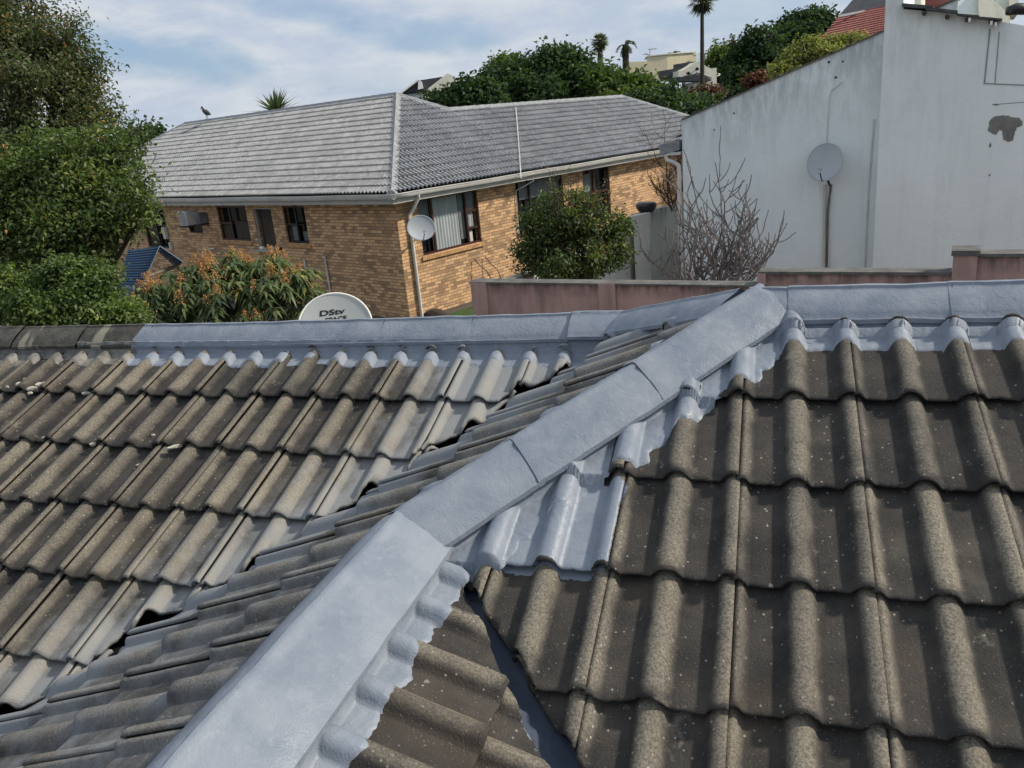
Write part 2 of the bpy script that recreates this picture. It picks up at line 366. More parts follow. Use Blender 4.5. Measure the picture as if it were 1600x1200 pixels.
M['leaf_bright'] = m_leaf('leaf_bright', [(0, (0.041, 0.062, 0.025)), (.45, (0.097, 0.137, 0.047)), (.8, (0.196, 0.242, 0.070)), (.95, (0.312, 0.296, 0.094)), (1, (0.562, 0.203, 0.078))])
M['leaf_hedge'] = m_leaf('leaf_hedge', [(0, (0.032, 0.052, 0.019)), (.5, (0.083, 0.125, 0.037)), (1, (0.215, 0.264, 0.072))])
M['leaf_mango'] = m_leaf('leaf_mango', [(0, (0.046, 0.072, 0.036)), (.5, (0.104, 0.143, 0.065)), (.85, (0.195, 0.221, 0.078)), (1, (0.390, 0.338, 0.130))], rough=.38)
M['flower'] = m_leaf('orange_panicle', [(0, (.38, .25, .11)), (.6, (.52, .28, .12)), (1, (.55, .20, .12))], rough=.8, trans=.2)
M['leaf_shrub'] = m_leaf('leaf_shrub', [(0, (0.033, 0.051, 0.022)), (.55, (0.081, 0.118, 0.039)), (.9, (0.179, 0.189, 0.062)), (1, (0.322, 0.179, 0.072))])
M['leaf_far'] = m_leaf('leaf_far', [(0, (0.022, 0.039, 0.022)), (.5, (0.050, 0.080, 0.039)), (1, (0.103, 0.145, 0.062))])
M['leaf_farb'] = m_leaf('leaf_far_light', [(0, (0.048, 0.076, 0.028)), (.5, (0.103, 0.145, 0.044)), (1, (0.221, 0.248, 0.083))])
M['leaf_yellow'] = m_leaf('leaf_yellow', [(0, (.10, .115, .035)), (.5, (.24, .24, .08)), (1, (.40, .37, .15))])
M['leaf_red'] = m_leaf('leaf_red', [(0, (.07, .035, .025)), (.5, (.14, .05, .035)), (1, (.28, .07, .06))])
M['leaf_palm'] = m_leaf('leaf_palm', [(0, (0.048, 0.062, 0.036)), (.5, (0.097, 0.117, 0.062)), (1, (0.193, 0.207, 0.110))])

GZ = -4.2
# ================================================================== OUR TILED ROOF
s_, a_, g_ = .4218, .5588, .3221
class Pl:
    def __init__(s, al, be, c, O, V, seam, par, g=g_):
        s.al, s.be, s.c = al, be, c; s.V = unit([V[0], V[1], al*V[0]+be*V[1]])
        U = np.array([-V[1], V[0]])if 0 else np.array([V[1]*-1., V[0]*1.])
        U = np.array([-V[1], V[0]]) ; s.U = unit([U[0], U[1], al*U[0]+be*U[1]])
        s.N = unit([-al, -be, 1.]); s.O = np.array([O[0], O[1], al*O[0]+be*O[1]+c]); s.g = g; s.par = par
        A = np.array([[s.U[0], s.V[0]], [s.U[1], s.V[1]]]); s.Ai = np.linalg.inv(A)
    def z(s, x, y): return s.al*x+s.be*y+s.c
    def uv(s, x, y): return s.Ai @ np.array([x-s.O[0], y-s.O[1]])
    def H(s, x, y):      # tile surface height at plan position
        u, v = s.uv(x, y); vl = v-s.g*math.ceil(v/s.g-1e-6)
        return s.z(x, y)+(prof(u-.15*round(u/.15))+.026*vl/s.g)/s.N[2]
def prof(w):
    w = abs(w)
    if w >= .0365: return -.032
    q = w/.0365; return -.032*(1-(1-q**2.3)**.80)
# V direction (plan) is downslope; U = plan vector to the right when looking upslope
def mk(al, be, c, O, Vp, par, g=g_): 
    p = Pl(al, be, c, O, Vp, 0, par, g)
    return p
cs_ = 1/sqrt(1+s_*s_)
PM = mk(0, s_, 0, (-.0481, -.4628*cs_), (0, -1), 1)                       # main front plane, grid row 0 = first tail
PLf = mk(0, s_, -2*s_*a_, (-2.7337, a_-.4583*cs_), (0, -1), 1, .3217)     # left wing front plane
PE = mk(.4284, -.0024, .0861, (-1.0762, -.1871), (-1, 0), 0)              # hip end plane facing left
PW = mk(-s_, 0, -s_*1.92, (-.640, -1.345), (1, 0), 1)                     # right plane of the near wing
def fix_u(P, want):
    if P.U[:2] @ np.array(want) < 0: P.U = -P.U; P.Ai = np.linalg.inv(np.array([[P.U[0], P.V[0]], [P.U[1], P.V[1]]]))
fix_u(PM, (1, 0)); fix_u(PLf, (1, 0)); fix_u(PE, (0, -1)); fix_u(PW, (0, 1))
def nz1(t, f, seed): return mn.noise(Vector((t*f, seed*7.3, seed*1.7)))
def tiles(name, P, m0, m1, n0, n1, cuts, parent, label, pdf=None, spf=None, wsf=None, seam_par=None, chips=(), drop=None):
    bm = bmesh.new(); lt = bm.verts.layers.float.new('tvar'); lw = bm.verts.layers.float.new('wear_shade')
    rnd = random.Random(hash(name) % 1000 if 0 else len(name)*13+n1)
    vs = [0, -.0015, -.005, -.012, -.020, -.036, -.08, -.13, -.18, -.23, -.28, -.33, -.40]; nu = 44
    sp = seam_par
    for n in range(n0, n1):
        for m in range(m0, m1):
            if (m-sp) % 2: continue
            u0 = .15*m+.012+.0012; u1 = u0+.300-.0024
            ju, jv, jh, jr = rnd.gauss(0, .0016), rnd.gauss(0, .0045), rnd.gauss(0, .0014), rnd.gauss(0, .010)
            tv = rnd.random(); chipm = rnd.random(); rows = []
            for iv, v in enumerate(vs):
                row = []
                for iu in range(nu+1):
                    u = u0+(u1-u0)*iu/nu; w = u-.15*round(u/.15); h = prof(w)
                    wear_shade = 1+prof(w-.007 if abs(w) < .06 else w)/.037  # crest wear, shifted right so each roll's shaded left flank is painted darker
                    h += .026*v/P.g+jh
                    if iu == 0: u = u0-.011; h = prof(w)-.014+.026*v/P.g; wear_shade = .0
                    if iv == 0: h -= .0065
                    elif iv == 1: h -= .0035
                    elif iv == 2: h -= .001
                    du = min(abs(u-u0), u1-u) if iu else 1
                    if du < .004: h -= .0022*(1-du/.004)
                    if 0 <= u-u0 < .011: h -= .0028
                    tailw = .0035*nz1(u+m, 38, n+3)+.0018*nz1(u+m, 110, n+9) if iv < 4 else 0
                    if chips and (m, n) in chips and iv < 5:
                        cu, cw_, cd_ = chips[(m, n)]; tailw -= cd_*max(0, 1-abs((u-u0)-cu)/cw_)
                    vv = P.g*n+v+jv+tailw*(1 if iv < 3 else .6)+jr*(u-u0-.15)
                    h += .0011*mn.noise(Vector((u*14, vv*14, n*3.1+m)))
                    p = P.O+P.U*(u+ju)+P.V*vv+P.N*h
                    bv = bm.verts.new(tuple(p)); bv[lt] = tv; bv[lw] = wear_shade*(1 if iv > 3 else (.9 if iv == 3 else .35))-(0 if iv > 4 else (.25 if iv > 2 else .6))*(1 if mn.noise(Vector((u*9, n*4.1, 2))) > -.25 else .2); row.append(bv)
                rows.append(row)
            for i in range(len(vs)-1):
                for j in range(nu): bm.faces.new((rows[i][j], rows[i][j+1], rows[i+1][j+1], rows[i+1][j]))
    for (q0, q1, keep, amp, fr, seed) in cuts:     # cut along plan line q0->q1, keep side of point keep
        q0 = np.array(q0, float); q1 = np.array(q1, float); t = (q1-q0)/np.linalg.norm(q1-q0); nn = np.array([-t[1], t[0]])
        if keep is not None and (np.array(keep)-q0) @ nn > 0: nn = -nn
        def off(x, y):
            tt = (x-q0[0])*t[0]+(y-q0[1])*t[1]
            return amp*(nz1(tt, fr, seed)*1.6+.5*nz1(tt, fr*3.1, seed+4)+.3*nz1(tt, fr*9, seed+8)) if amp else 0
        for v in bm.verts:
            o = off(v.co.x, v.co.y); v.co.x += nn[0]*o; v.co.y += nn[1]*o
        bmesh.ops.bisect_plane(bm, geom=bm.verts[:]+bm.edges[:]+bm.faces[:], dist=1e-5, plane_co=(q0[0], q0[1], 0), plane_no=(nn[0], nn[1], 0), clear_outer=keep is not None)
        for v in bm.verts:
            o = off(v.co.x, v.co.y); v.co.x -= nn[0]*o; v.co.y -= nn[1]*o
    if drop: bmesh.ops.delete(bm, geom=[f for f in bm.faces if drop(*f.calc_center_median()[:2])], context='FACES')
    bmesh.ops.delete(bm, geom=[v for v in bm.verts if not v.link_faces], context='VERTS')
    for f in bm.faces:
        f.smooth = True
    me = bpy.data.meshes.new(name); bmesh.ops.recalc_face_normals(bm, faces=bm.faces)
    if sum(f.normal.z for f in bm.faces) < 0: bmesh.ops.reverse_faces(bm, faces=bm.faces)
    for f in bm.faces:
        if f.normal.z < 0: f.normal_flip()
    bm.to_mesh(me); bm.free()
    co = np.empty(len(me.vertices)*3); me.vertices.foreach_get('co', co); co = co.reshape(-1, 3)
    addattr(me, 'pd', [pdf(x, y) for x, y, z in co] if pdf else np.full(len(co), -1.))
    addattr(me, 'spray', [spf(x, y) for x, y, z in co] if spf else np.zeros(len(co)))
    addattr(me, 'warmspray', [wsf(x, y) for x, y, z in co] if wsf else np.zeros(len(co)))
    o = link(name, me, M['tiles'], parent); md = o.modifiers.new('thickness', 'SOLIDIFY'); md.thickness = .014; md.offset = -1
    tag(o, label); return o
HOUSE = empty('tiled_house', (0, 3, GZ), 'concrete tiled roof in the foreground with blue-grey painted ridge and hip caps', 'house')
def dline(q0, q1, x, y):
    t = unit(np.array(q1)-np.array(q0)); return (x-q0[0])*-t[1]+(y-q0[1])*t[0]
APX = (-.2, 0.); JX = (-1.055, -.93)
VLm = ((-.80, .20), (-2.197, -1.363))      # cut of hip-end tiles at the left valley
VLl = ((-.80, .480), (-2.397, -1.188))     # cut of left-wing tiles
VLm_d = unit(np.array(VLm[1])-np.array(VLm[0]))
far = lambda q, d, k: (q[0]+d[0]*k, q[1]+d[1]*k)
mA = far(VLm[0], VLm_d, -1.2); mB = far(VLm[0], VLm_d, 3.6)
VLl_d = unit(np.array(VLl[1])-np.array(VLl[0])); lA = far(VLl[0], VLl_d, -1.2); lB = far(VLl[0], VLl_d, 3.6)
WV = ((-.841, -1.086), (-.518, -1.496)); MV = ((-.790, -1.112), (-.476, -1.430))
def pd_main(x, y):
    u, v = PM.uv(x, y); seam3 = -.45+.012
    d = min(seam3-.0005-u+.012*max(0, nz1(v, 30, 3)), v-(g_+.002), 2*g_-.014-v)
    w = u-.15*round(u/.15)
    # paint run beside the hip
    dh = (x+.2-y)/sqrt(2)      # distance from the hip line, positive towards the main plane
    d2 = .150+.03*nz1(x-y+x, 9, 5)+(.02 if abs(w) < .04 else 0)-dh
    if x > -.12: d2 = -1
    dr = .012-abs(v-3*g_-.05) if abs(u+.45) < .01 else -1
    return max(d, d2)
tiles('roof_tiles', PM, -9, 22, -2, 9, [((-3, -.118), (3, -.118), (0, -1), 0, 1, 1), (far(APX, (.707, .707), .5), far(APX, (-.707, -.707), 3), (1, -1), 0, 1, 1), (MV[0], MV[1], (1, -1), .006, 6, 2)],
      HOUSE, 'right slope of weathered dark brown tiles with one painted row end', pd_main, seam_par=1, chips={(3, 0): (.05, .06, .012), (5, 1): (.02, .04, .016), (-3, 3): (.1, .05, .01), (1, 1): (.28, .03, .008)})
def near_valley(x, y): return abs(dline(lA, lB, x, y))
def sp_left(x, y):
    d = near_valley(x, y); return .14+max(0, min(1, 1.05-d/.40))*.5+max(0, 1-d/.10)*.55+max(0, 1.0-(a_-y-.18)*1.6)*max(0, min(1, (x+1.75)/.7))
def ws_left(x, y): d = near_valley(x, y); return max(0, min(1, 1.1-d/.5))
chl = {}
rr = random.Random(5)
for n in range(0, 8):
    for m in range(-40, 24):
        if rr.random() < .07: chl[(m, n)] = (rr.choice([.02, .13, .28]), .05, rr.uniform(.008, .02))
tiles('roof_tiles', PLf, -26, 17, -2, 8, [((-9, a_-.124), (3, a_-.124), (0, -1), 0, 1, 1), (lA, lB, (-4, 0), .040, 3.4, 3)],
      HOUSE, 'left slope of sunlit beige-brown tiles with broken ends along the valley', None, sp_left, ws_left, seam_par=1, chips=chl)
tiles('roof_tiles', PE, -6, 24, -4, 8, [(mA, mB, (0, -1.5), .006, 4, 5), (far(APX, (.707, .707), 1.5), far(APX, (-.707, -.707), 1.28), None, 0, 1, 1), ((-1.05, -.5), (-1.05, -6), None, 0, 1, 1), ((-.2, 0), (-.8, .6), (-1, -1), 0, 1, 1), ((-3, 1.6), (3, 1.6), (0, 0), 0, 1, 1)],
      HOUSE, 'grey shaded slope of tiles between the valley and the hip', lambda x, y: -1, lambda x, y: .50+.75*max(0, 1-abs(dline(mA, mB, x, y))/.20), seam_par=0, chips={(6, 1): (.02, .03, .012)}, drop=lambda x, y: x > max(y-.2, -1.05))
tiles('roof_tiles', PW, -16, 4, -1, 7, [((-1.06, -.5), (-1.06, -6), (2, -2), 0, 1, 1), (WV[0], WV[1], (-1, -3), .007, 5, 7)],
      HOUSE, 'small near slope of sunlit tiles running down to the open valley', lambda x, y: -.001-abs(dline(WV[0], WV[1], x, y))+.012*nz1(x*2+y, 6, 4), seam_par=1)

# underlay beneath every slope
def under(poly, P, d=.075, name='underlay'):
    m = MB(); pts = [V3(x, y, P.z(x, y)-d) for x, y in poly]; m.prism(pts, (0, 0, -.02)); return m.build(name, M['underlay'], HOUSE)
under([(-.2, 0), (3.2, 0), (3.2, -3.0), (1.1, -3.0), (-1.0, -.9)], PM, .17)
under([(-6.5, a_), (-.76, a_), (-2.6, -1.30), (-6.5, -1.3)], PLf, .14)
under([(-.2, 0), (-.76, .56), (-2.9, -1.60), (-2.9, -4), (-1.06, -4), (-1.06, -.86)], PE, .15)
under([(-1.06, -.86), (.2, -2.12), (.2, -4), (-1.06, -4)], PW, .17)
# valley gutters: shallow V of painted metal
def valley(p0, p1, z0, z1, w, rise, mat=M['valley'], name='valley_gutter'):
    m = MB(); p0 = V3(p0[0], p0[1], z0); p1 = V3(p1[0], p1[1], z1); t = unit(p1-p0); nn = unit(np.cross(t, (0, 0, 1))); rows = []
    for i in range(25):
        p = p0+(p1-p0)*i/24; rows.append([p+nn*q*w+V3(0, 0, rise*abs(q)**1.5+.002*nz1(i*.5, 1, int(q*9)+4)) for q in (-1, -.7, -.4, -.12, 0, .12, .4, .7, 1)])
    m.grid(rows); o = m.build(name, mat, HOUSE, True); md = o.modifiers.new('t', 'SOLIDIFY'); md.thickness = .002; return o
zv = lambda x: s_*(-1.915-x)
valley((-.88, -1.035), (.25, -2.165), zv(-.88)-.088, zv(.25)-.095, .12, .05)
valley((-.62, .62), (-2.75, -1.51), .4284*-.80+.0861-.11, .4284*-2.93+.0861-.15, .13, .04, M['underlay'])

# ridge and hip caps: overlapping angular tiles under a thick coating
def capseg(p0, p1, nl, wl, dl, wr, dr, lift, parent=HOUSE, mat=None, pdf=None, seed=1, label=None, hump=0.0, name='ridge_cap'):
    p0, p1 = V3(*p0), V3(*p1); t = unit(p1-p0); nn = unit(V3(-t[1], t[0], 0))*nl; L = np.linalg.norm(p1-p0); m = MB(); rows = []
    # profile from left (+nn side) lip to right lip
    prof_ = [(-wl+.012, -dl-.022), (-wl, -dl-.018), (-wl-.001, -dl-.004), (-wl+.006, -dl+.001)]
    for k in range(1, 9): q = 1-k/9; prof_.append((-wl*q, -dl*q+.008*sin(pi*q)-hump*q*(1-q)))
    prof_ += [(-.009, .0022), (0, .0035), (.009, .0022)]
    for k in range(1, 9): q = k/9; prof_.append((wr*q, -dr*q+.008*sin(pi*q)))
    prof_ += [(wr-.006, -dr+.001), (wr+.001, -dr-.004), (wr, -dr-.018), (wr-.012, -dr-.022)]
    N = max(10, int(L/.014))
    for i in range(N+1):
        q = i/N; p = p0+t*L*q; row = []
        lf = lift*(q)+(-.001 if i in (0, N) else 0)
        for (x, z) in prof_:
            P_ = p+nn*(-x)+V3(0, 0, z+lf); r1 = mn.noise(Vector(tuple(P_*9+seed*3))); r2 = mn.noise(Vector(tuple(P_*38+seed)))
            row.append(P_+V3(0, 0, .0035*r1+.0011*r2)+nn*.0025*mn.noise(Vector(tuple(P_*6+7))))
        rows.append(row)
    m.grid(rows); b0 = len(m.v)
    o = m.build(name, mat or M['paint'], parent, True); me = o.data
    bm = bmesh.new(); bm.from_mesh(me); bmesh.ops.holes_fill(bm, edges=[e for e in bm.edges if e.is_boundary], sides=0); bmesh.ops.recalc_face_normals(bm, faces=bm.faces); bm.to_mesh(me); bm.free()
    me.polygons.foreach_set('use_smooth', [True]*len(me.polygons)); me.set_sharp_from_angle(angle=radians(50))
    if pdf:
        co = np.empty(len(me.vertices)*3); me.vertices.foreach_get('co', co); addattr(me, 'pd', [pdf(*c) for c in co.reshape(-1, 3)])
    if label: tag(o, label)
    return o
def caprun(p0, p1, step, w, d, w2=None, d2=None, first=None, lift=.003, overlap=.012, **k):
    p0, p1 = V3(*p0), V3(*p1); L = np.linalg.norm(p1-p0); t = (p1-p0)/L; s0 = 0; i = 0; seed = k.pop('seed', 1)
    while s0 < L-.03:
        s1 = min(L, s0+(first if (first and i == 0) else step)); capseg(p0+t*s0, p0+t*(s1+overlap), 1, w, d, w2 or w, d2 or d, lift, seed=seed+i, **k); s0 = s1; i += 1
# main ridge, running right
caprun((3.3, 0, .027), (-.17, 0, .017), .46, .104, .080, first=.13, seed=3, lift=.003)
# front hip coming toward the viewer; right-hand leg faces the main slope
caprun((-.185, -.03, .028), (-1.0565, -.965, -.350), .455, .10, .058, .135, .072, first=.47, seed=21, lift=.006) if 0 else None
hipA, hipB = V3(-.165, -.012, .024), V3(-1.058, -.972, -.352)
ht = unit(hipA-hipB); HL = np.linalg.norm(hipA-hipB); cuts_ = [0, .40, .86, HL+.03]
for i in range(3):
    capseg(hipB+ht*max(0, cuts_[i]-.02), hipB+ht*cuts_[i+1], 1, .112, .060, .135, .078, -.002, seed=40+i, label=['lower hip cap beside the junction of the near ridge', None, 'upper hip cap meeting the main ridge'][i])
# back hip and left ridge
LJ = V3(-.70, a_-.003, -.186)
capseg((-.21, .01, .016), LJ, 1, .12, .07, .12, .07, 0, seed=50)
capseg(LJ, LJ+V3(-.22, 0, -.004), 1, .12, .07, .12, .07, .003, seed=51)
x = -.92; i = 0
zl = lambda x: -.186-(max(0, -.7-x))*.0115 if x > -2.6 else -.208
while x > -6.4:
    x2 = x-.435
    if x > -3.3: capseg((x2-.012, a_, zl(x2)-.004), (x, a_, zl(x)-.004), 1, .12, .073, .110, .078, .001, seed=60+i, mat=M['oldcap'], pdf=lambda X, Y, Z: X+3.17+.25*(.559-Y-.06))
    else: capseg((x2+.004, a_, zl(x2)-.006), (x, a_, zl(x)-.006), 1, .12, .073, .12, .073, .004, seed=60+i, mat=M['oldcap'], pdf=lambda X, Y, Z: X+3.17+.25*(.559-Y-.06), label='unpainted weathered concrete ridge cap' if i == 6 else None)
    x = x2; i += 1
# near ridge toward the viewer
y = -.955; i = 0
while y > -3.9:
    L_ = 1.02 if i == 0 else .45
    capseg((-1.054, y-L_-.01, -.352), (-1.054, y, -.352), 1, .155, .066, .098, .058, .004, seed=80+i) if 0 else capseg((-1.054, y, -.352), (-1.054, y-L_-.01, -.352), 1, .098 if 0 else .155, .066 if 0 else .072, .098, .060, .004, seed=80+i, label='long pale painted ridge cap nearest the viewer' if i == 0 else None)
    y -= L_; i += 1
# joint lump where hip and near ridge meet, and where hip meets the main ridge
def joint(c, rx, ry, h, rot, seed, name='cap_joint'):
    m = MB(); rows = []
    for i in range(15):
        row = []
        for j in range(15):
            X, Y = (i/7-1), (j/7-1); rr_ = sqrt(X*X+Y*Y)*.9; z = -.6*h*abs(Y)-h*.25*X*X+.002*mn.noise(Vector((i*.7, j*.7, seed)))
            px_, py_ = X*rx, Y*ry; row.append(c+V3(px_*cos(rot)-py_*sin(rot), px_*sin(rot)+py_*cos(rot), z))
        rows.append(row)
    m.grid(rows); o = m.build(name, M['paint'], HOUSE, True); md = o.modifiers.new('t', 'SOLIDIFY'); md.thickness = .01; md.offset = -1; return o

# coated mortar bedding below each cap edge, following the tile profile
def smax(a, b, k=.006): 
    h = max(0, min(1, .5+.5*(a-b)/k)); return b*(1-h)+a*h+k*h*(1-h)
def bedding(p0, p1, out, H, w, steep=1.5, drop=.010, seed=1, mat=None, pdf=None, crest=.0, inner=.03, wamp=.03, name='mortar_bedding', dome=0):
    p0, p1 = V3(*p0), V3(*p1); out = unit(V3(out[0], out[1], 0)); L = np.linalg.norm((p1-p0)[:2]); N = int(L/.0055); rows = []; m = MB()
    K = 26
    for i in range(N+1):
        q = i/N; p = p0+(p1-p0)*q; tt = q*L
        ww = w+wamp*nz1(tt, 7, seed)+wamp*.45*nz1(tt, 23, seed+2)+wamp*.2*nz1(tt, 70, seed+5)
        # thicker over tile crests
        e = H(*(p+out*w*.6)[:2])-(H.__self__.z(*(p+out*w*.6)[:2])); cr = max(0, min(1, (e+.040)/.03)); ww += crest*cr
        row = []
        for k in range(K+1):
            d = -inner+(ww+inner)*(k/K); P_ = p+out*d; th = H(P_[0], P_[1])
            if dome:
                lo = H.__self__.z(P_[0], P_[1])-.052; kk = max(0, min(1, (d-.008)/dome)); th = lo+(th-lo)*sqrt(1-(1-kk)**2)
            face = p[2]-drop-(max(0, d+.012)**.8)*steep*1.35+.0022*mn.noise(Vector((tt*30, d*30, seed)))
            edge = .0062*min(1, (ww-d)/.012)-.0008
            z = smax(th+edge+.0012*mn.noise(Vector((tt*60, d*60, seed+3))), face, .014)
            if k == K: z = th-.004
            row.append(V3(P_[0], P_[1], z))
        rows.append(row)
    m.grid(rows); o = m.build(name, mat or M['paint'], HOUSE, True); me = o.data
    if sum(p_.normal.z for p_ in me.polygons) < 0: me.flip_normals()
    if pdf:
        co = np.empty(len(me.vertices)*3); me.vertices.foreach_get('co', co); addattr(me, 'pd', [pdf(*c) for c in co.reshape(-1, 3)])
    return o
bedding((-.20, -.105, -.062), (3.2, -.105, -.056), (0, -1), PM.H, .098, 2.6, .010, 3, crest=-.018, wamp=.014, dome=.030)
bedding((-6.3, a_-.115, -.270), (-.78, a_-.115, -.258), (0, -1), PLf.H, .085, 2.6, .010, 5, dome=.030, mat=M['mortar'], pdf=lambda X, Y, Z: X+3.15, crest=-.012, wamp=.016)
q_ = .7071
hA = hipA+V3(q_*.125, -q_*.125, -.080); hB = hipB+V3(q_*.125, -q_*.125, -.080)
bedding(hA+V3(.02, .02, .008), hB+V3(-.02, -.02, -.008)*0, (1, -1), PM.H, .085, 1.7, .010, 7, crest=.03, wamp=.03)
hA2 = hipA+V3(-q_*.11, q_*.11, -.062); hB2 = hipB+V3(-q_*.11, q_*.11, -.062)
bedding(hA2, hB2, (-1, 1), PE.H, .012, 1.2, .004, 8, wamp=.008)
bedding((-.905, -1.02, -.424), (-.905, -3.6, -.424), (1, 0), PW.H, .052, 1.9, .014, 9, crest=.022, wamp=.034)
bedding((-1.145, -1.0, -.412), (-1.145, -3.8, -.412), (-1, 0), PE.H, .016, 1.2, .004, 10, wamp=.008)
bh1 = V3(-.21, .01, -.05)+V3(-q_*.10, -q_*.10, 0); bh2 = LJ+V3(-q_*.10, -q_*.10, -.066)
bedding(bh1, bh2, (-1, -1), PE.H, .03, 1.2, .004, 11, wamp=.015)
# house body below
m = MB(); m.box((-1.6, 2.2, GZ+1.5), 4.2, 1.5, 1.5); m.box((-1.2, -1.4, GZ+1.35), 1.0, 2.4, 1.35); m.build('wall', M['cream2'], HOUSE)
m = MB()   # rear slopes
m.poly([(-.2, 0, -.03), (3.3, 0, -.03), (3.3, 4.2, -1.8), (-.2, 4.2, -1.8)]); m.poly([(-6.5, a_+.02, -.26), (-.7, a_+.02, -.26), (-.7, 4.2, -1.82), (-6.5, 4.2, -1.82)])
m.poly([(-.2, 0, -.04), (-.2, 4.2, -1.8), (-.68, 4.2, -1.82), (-.68, a_, -.26)]); m.build('rear_slope', M['tiles'], HOUSE, fix=False); 
for q in ('pd', 'spray', 'warmspray', 'tvar', 'wear_shade'):
    addattr(HOUSE.children[-1].data, q, np.full(len(HOUSE.children[-1].data.vertices), -1. if q == 'pd' else .3))

# crumbs of old mortar and leaves lying on the left slope
def crumb(px, py, L, ang, flat, label, P=PLf, mat='crumb', first=[None]):
    c = onplane((px, py), np.array([-P.al, -P.be, 1.]), P.c); z = P.H(c[0], c[1])
    bm = bmesh.new(); bmesh.ops.create_icosphere(bm, subdivisions=2, radius=1)
    sd_ = random.random()*50
    for v in bm.verts:
        k = 1+.45*mn.noise(v.co*1.4+Vector((sd_, 0, 0))); v.co = Vector((v.co.x*L*k, v.co.y*L*.42*k, v.co.z*flat*k))
    me = bpy.data.meshes.new('mortar_crumb'); bm.to_mesh(me); bm.free(); o = link('mortar_crumb', me, M[mat])
    o.location = (c[0], c[1], z+flat*.55); o.rotation_euler = (radians(-20) if flat < .01 else 0, 0, ang)
    return tag(o, label, 'debris', 'mortar crumbs on the left slope')
for (px, py, L, an, fl, lb) in [(8, 596, .012, .3, .008, 'small pale mortar crumb at the far left edge of the top tile row'), (26, 589, .016, .9, .009, 'pale mortar crumb left of the three-crumb cluster on the top tile row'),
     (36, 580, .012, .2, .007, 'small crumb lying uphill of the leftmost crumbs near the old ridge'), (47, 598, .026, .5, .012, 'largest pale mortar chunk in the top row cluster'), (58, 590, .02, 1.2, .01, 'pale mortar chunk beside the largest one in the top row cluster'),
     (67, 587, .018, .1, .008, 'flat pale crumb at the right end of the top row cluster'), (44, 605, .014, .6, .008, 'small crumb at the tile edge below the top row cluster'), (132, 605, .022, .4, .009, 'pale sliver on the tile edge right of the cluster'),
     (66, 673, .014, .2, .008, 'grey crumb on the second row of tiles near its lower edge'), (142, 684, .014, .5, .008, 'pale crumb on the second row edge of the left slope'), (270, 688, .034, .7, .009, 'long flat pale flake on the second tile row'),
     (214, 708, .015, .5, .006, 'small pale flake at the top of the third tile row'), (236, 667, .010, .3, .006, 'tiny crumb between rolls of the second tile row')]:
    crumb(px, py, L, an, fl, lb)

# ================================================================== GROUND
aL, aR = V3(-.913, .408, 0), V3(.408, .913, 0)
def gz(x, y):
    k = x/max(y, 1.); w = max(0, min(1, (k+.62)/.34)); w = w*w*(3-2*w); d = max(0, min(1, (y-24)/55)); return GZ+6.8*w*d*(2-d)*.9+.03*mn.noise(Vector((x*.3, y*.3, 0)))
def axis(a, b, c, n1, n2): return sorted(set(list(np.linspace(a, b, n1))+list(np.linspace(b, c, n2))))
xs = [-900, -400, -200, -120, -80]+list(np.linspace(-60, 60, 61))+[80, 120, 200, 400, 900]; ys = [-300, -100, -40]+list(np.linspace(-20, 110, 66))+[130, 160, 220, 400, 900, 1600]
m = MB(); m.grid([[(x, y, gz(x, y)) for y in ys] for x in xs]); gobj = m.build('ground', M['earth'], None, True); tag(gobj, kind='structure')

m = MB(); lw = [wl for wl in [(-8.6, 16.3), (-5.2, 24.0), (-4.2, 22.5), (-5.0, 12.5), (-9.5, 13.5), (-9.6, 16.0)]]
m.poly([(x, y, GZ+.05) for x, y in lw]); o = m.build('lawn', M['grass']); tag(o, kind='structure')
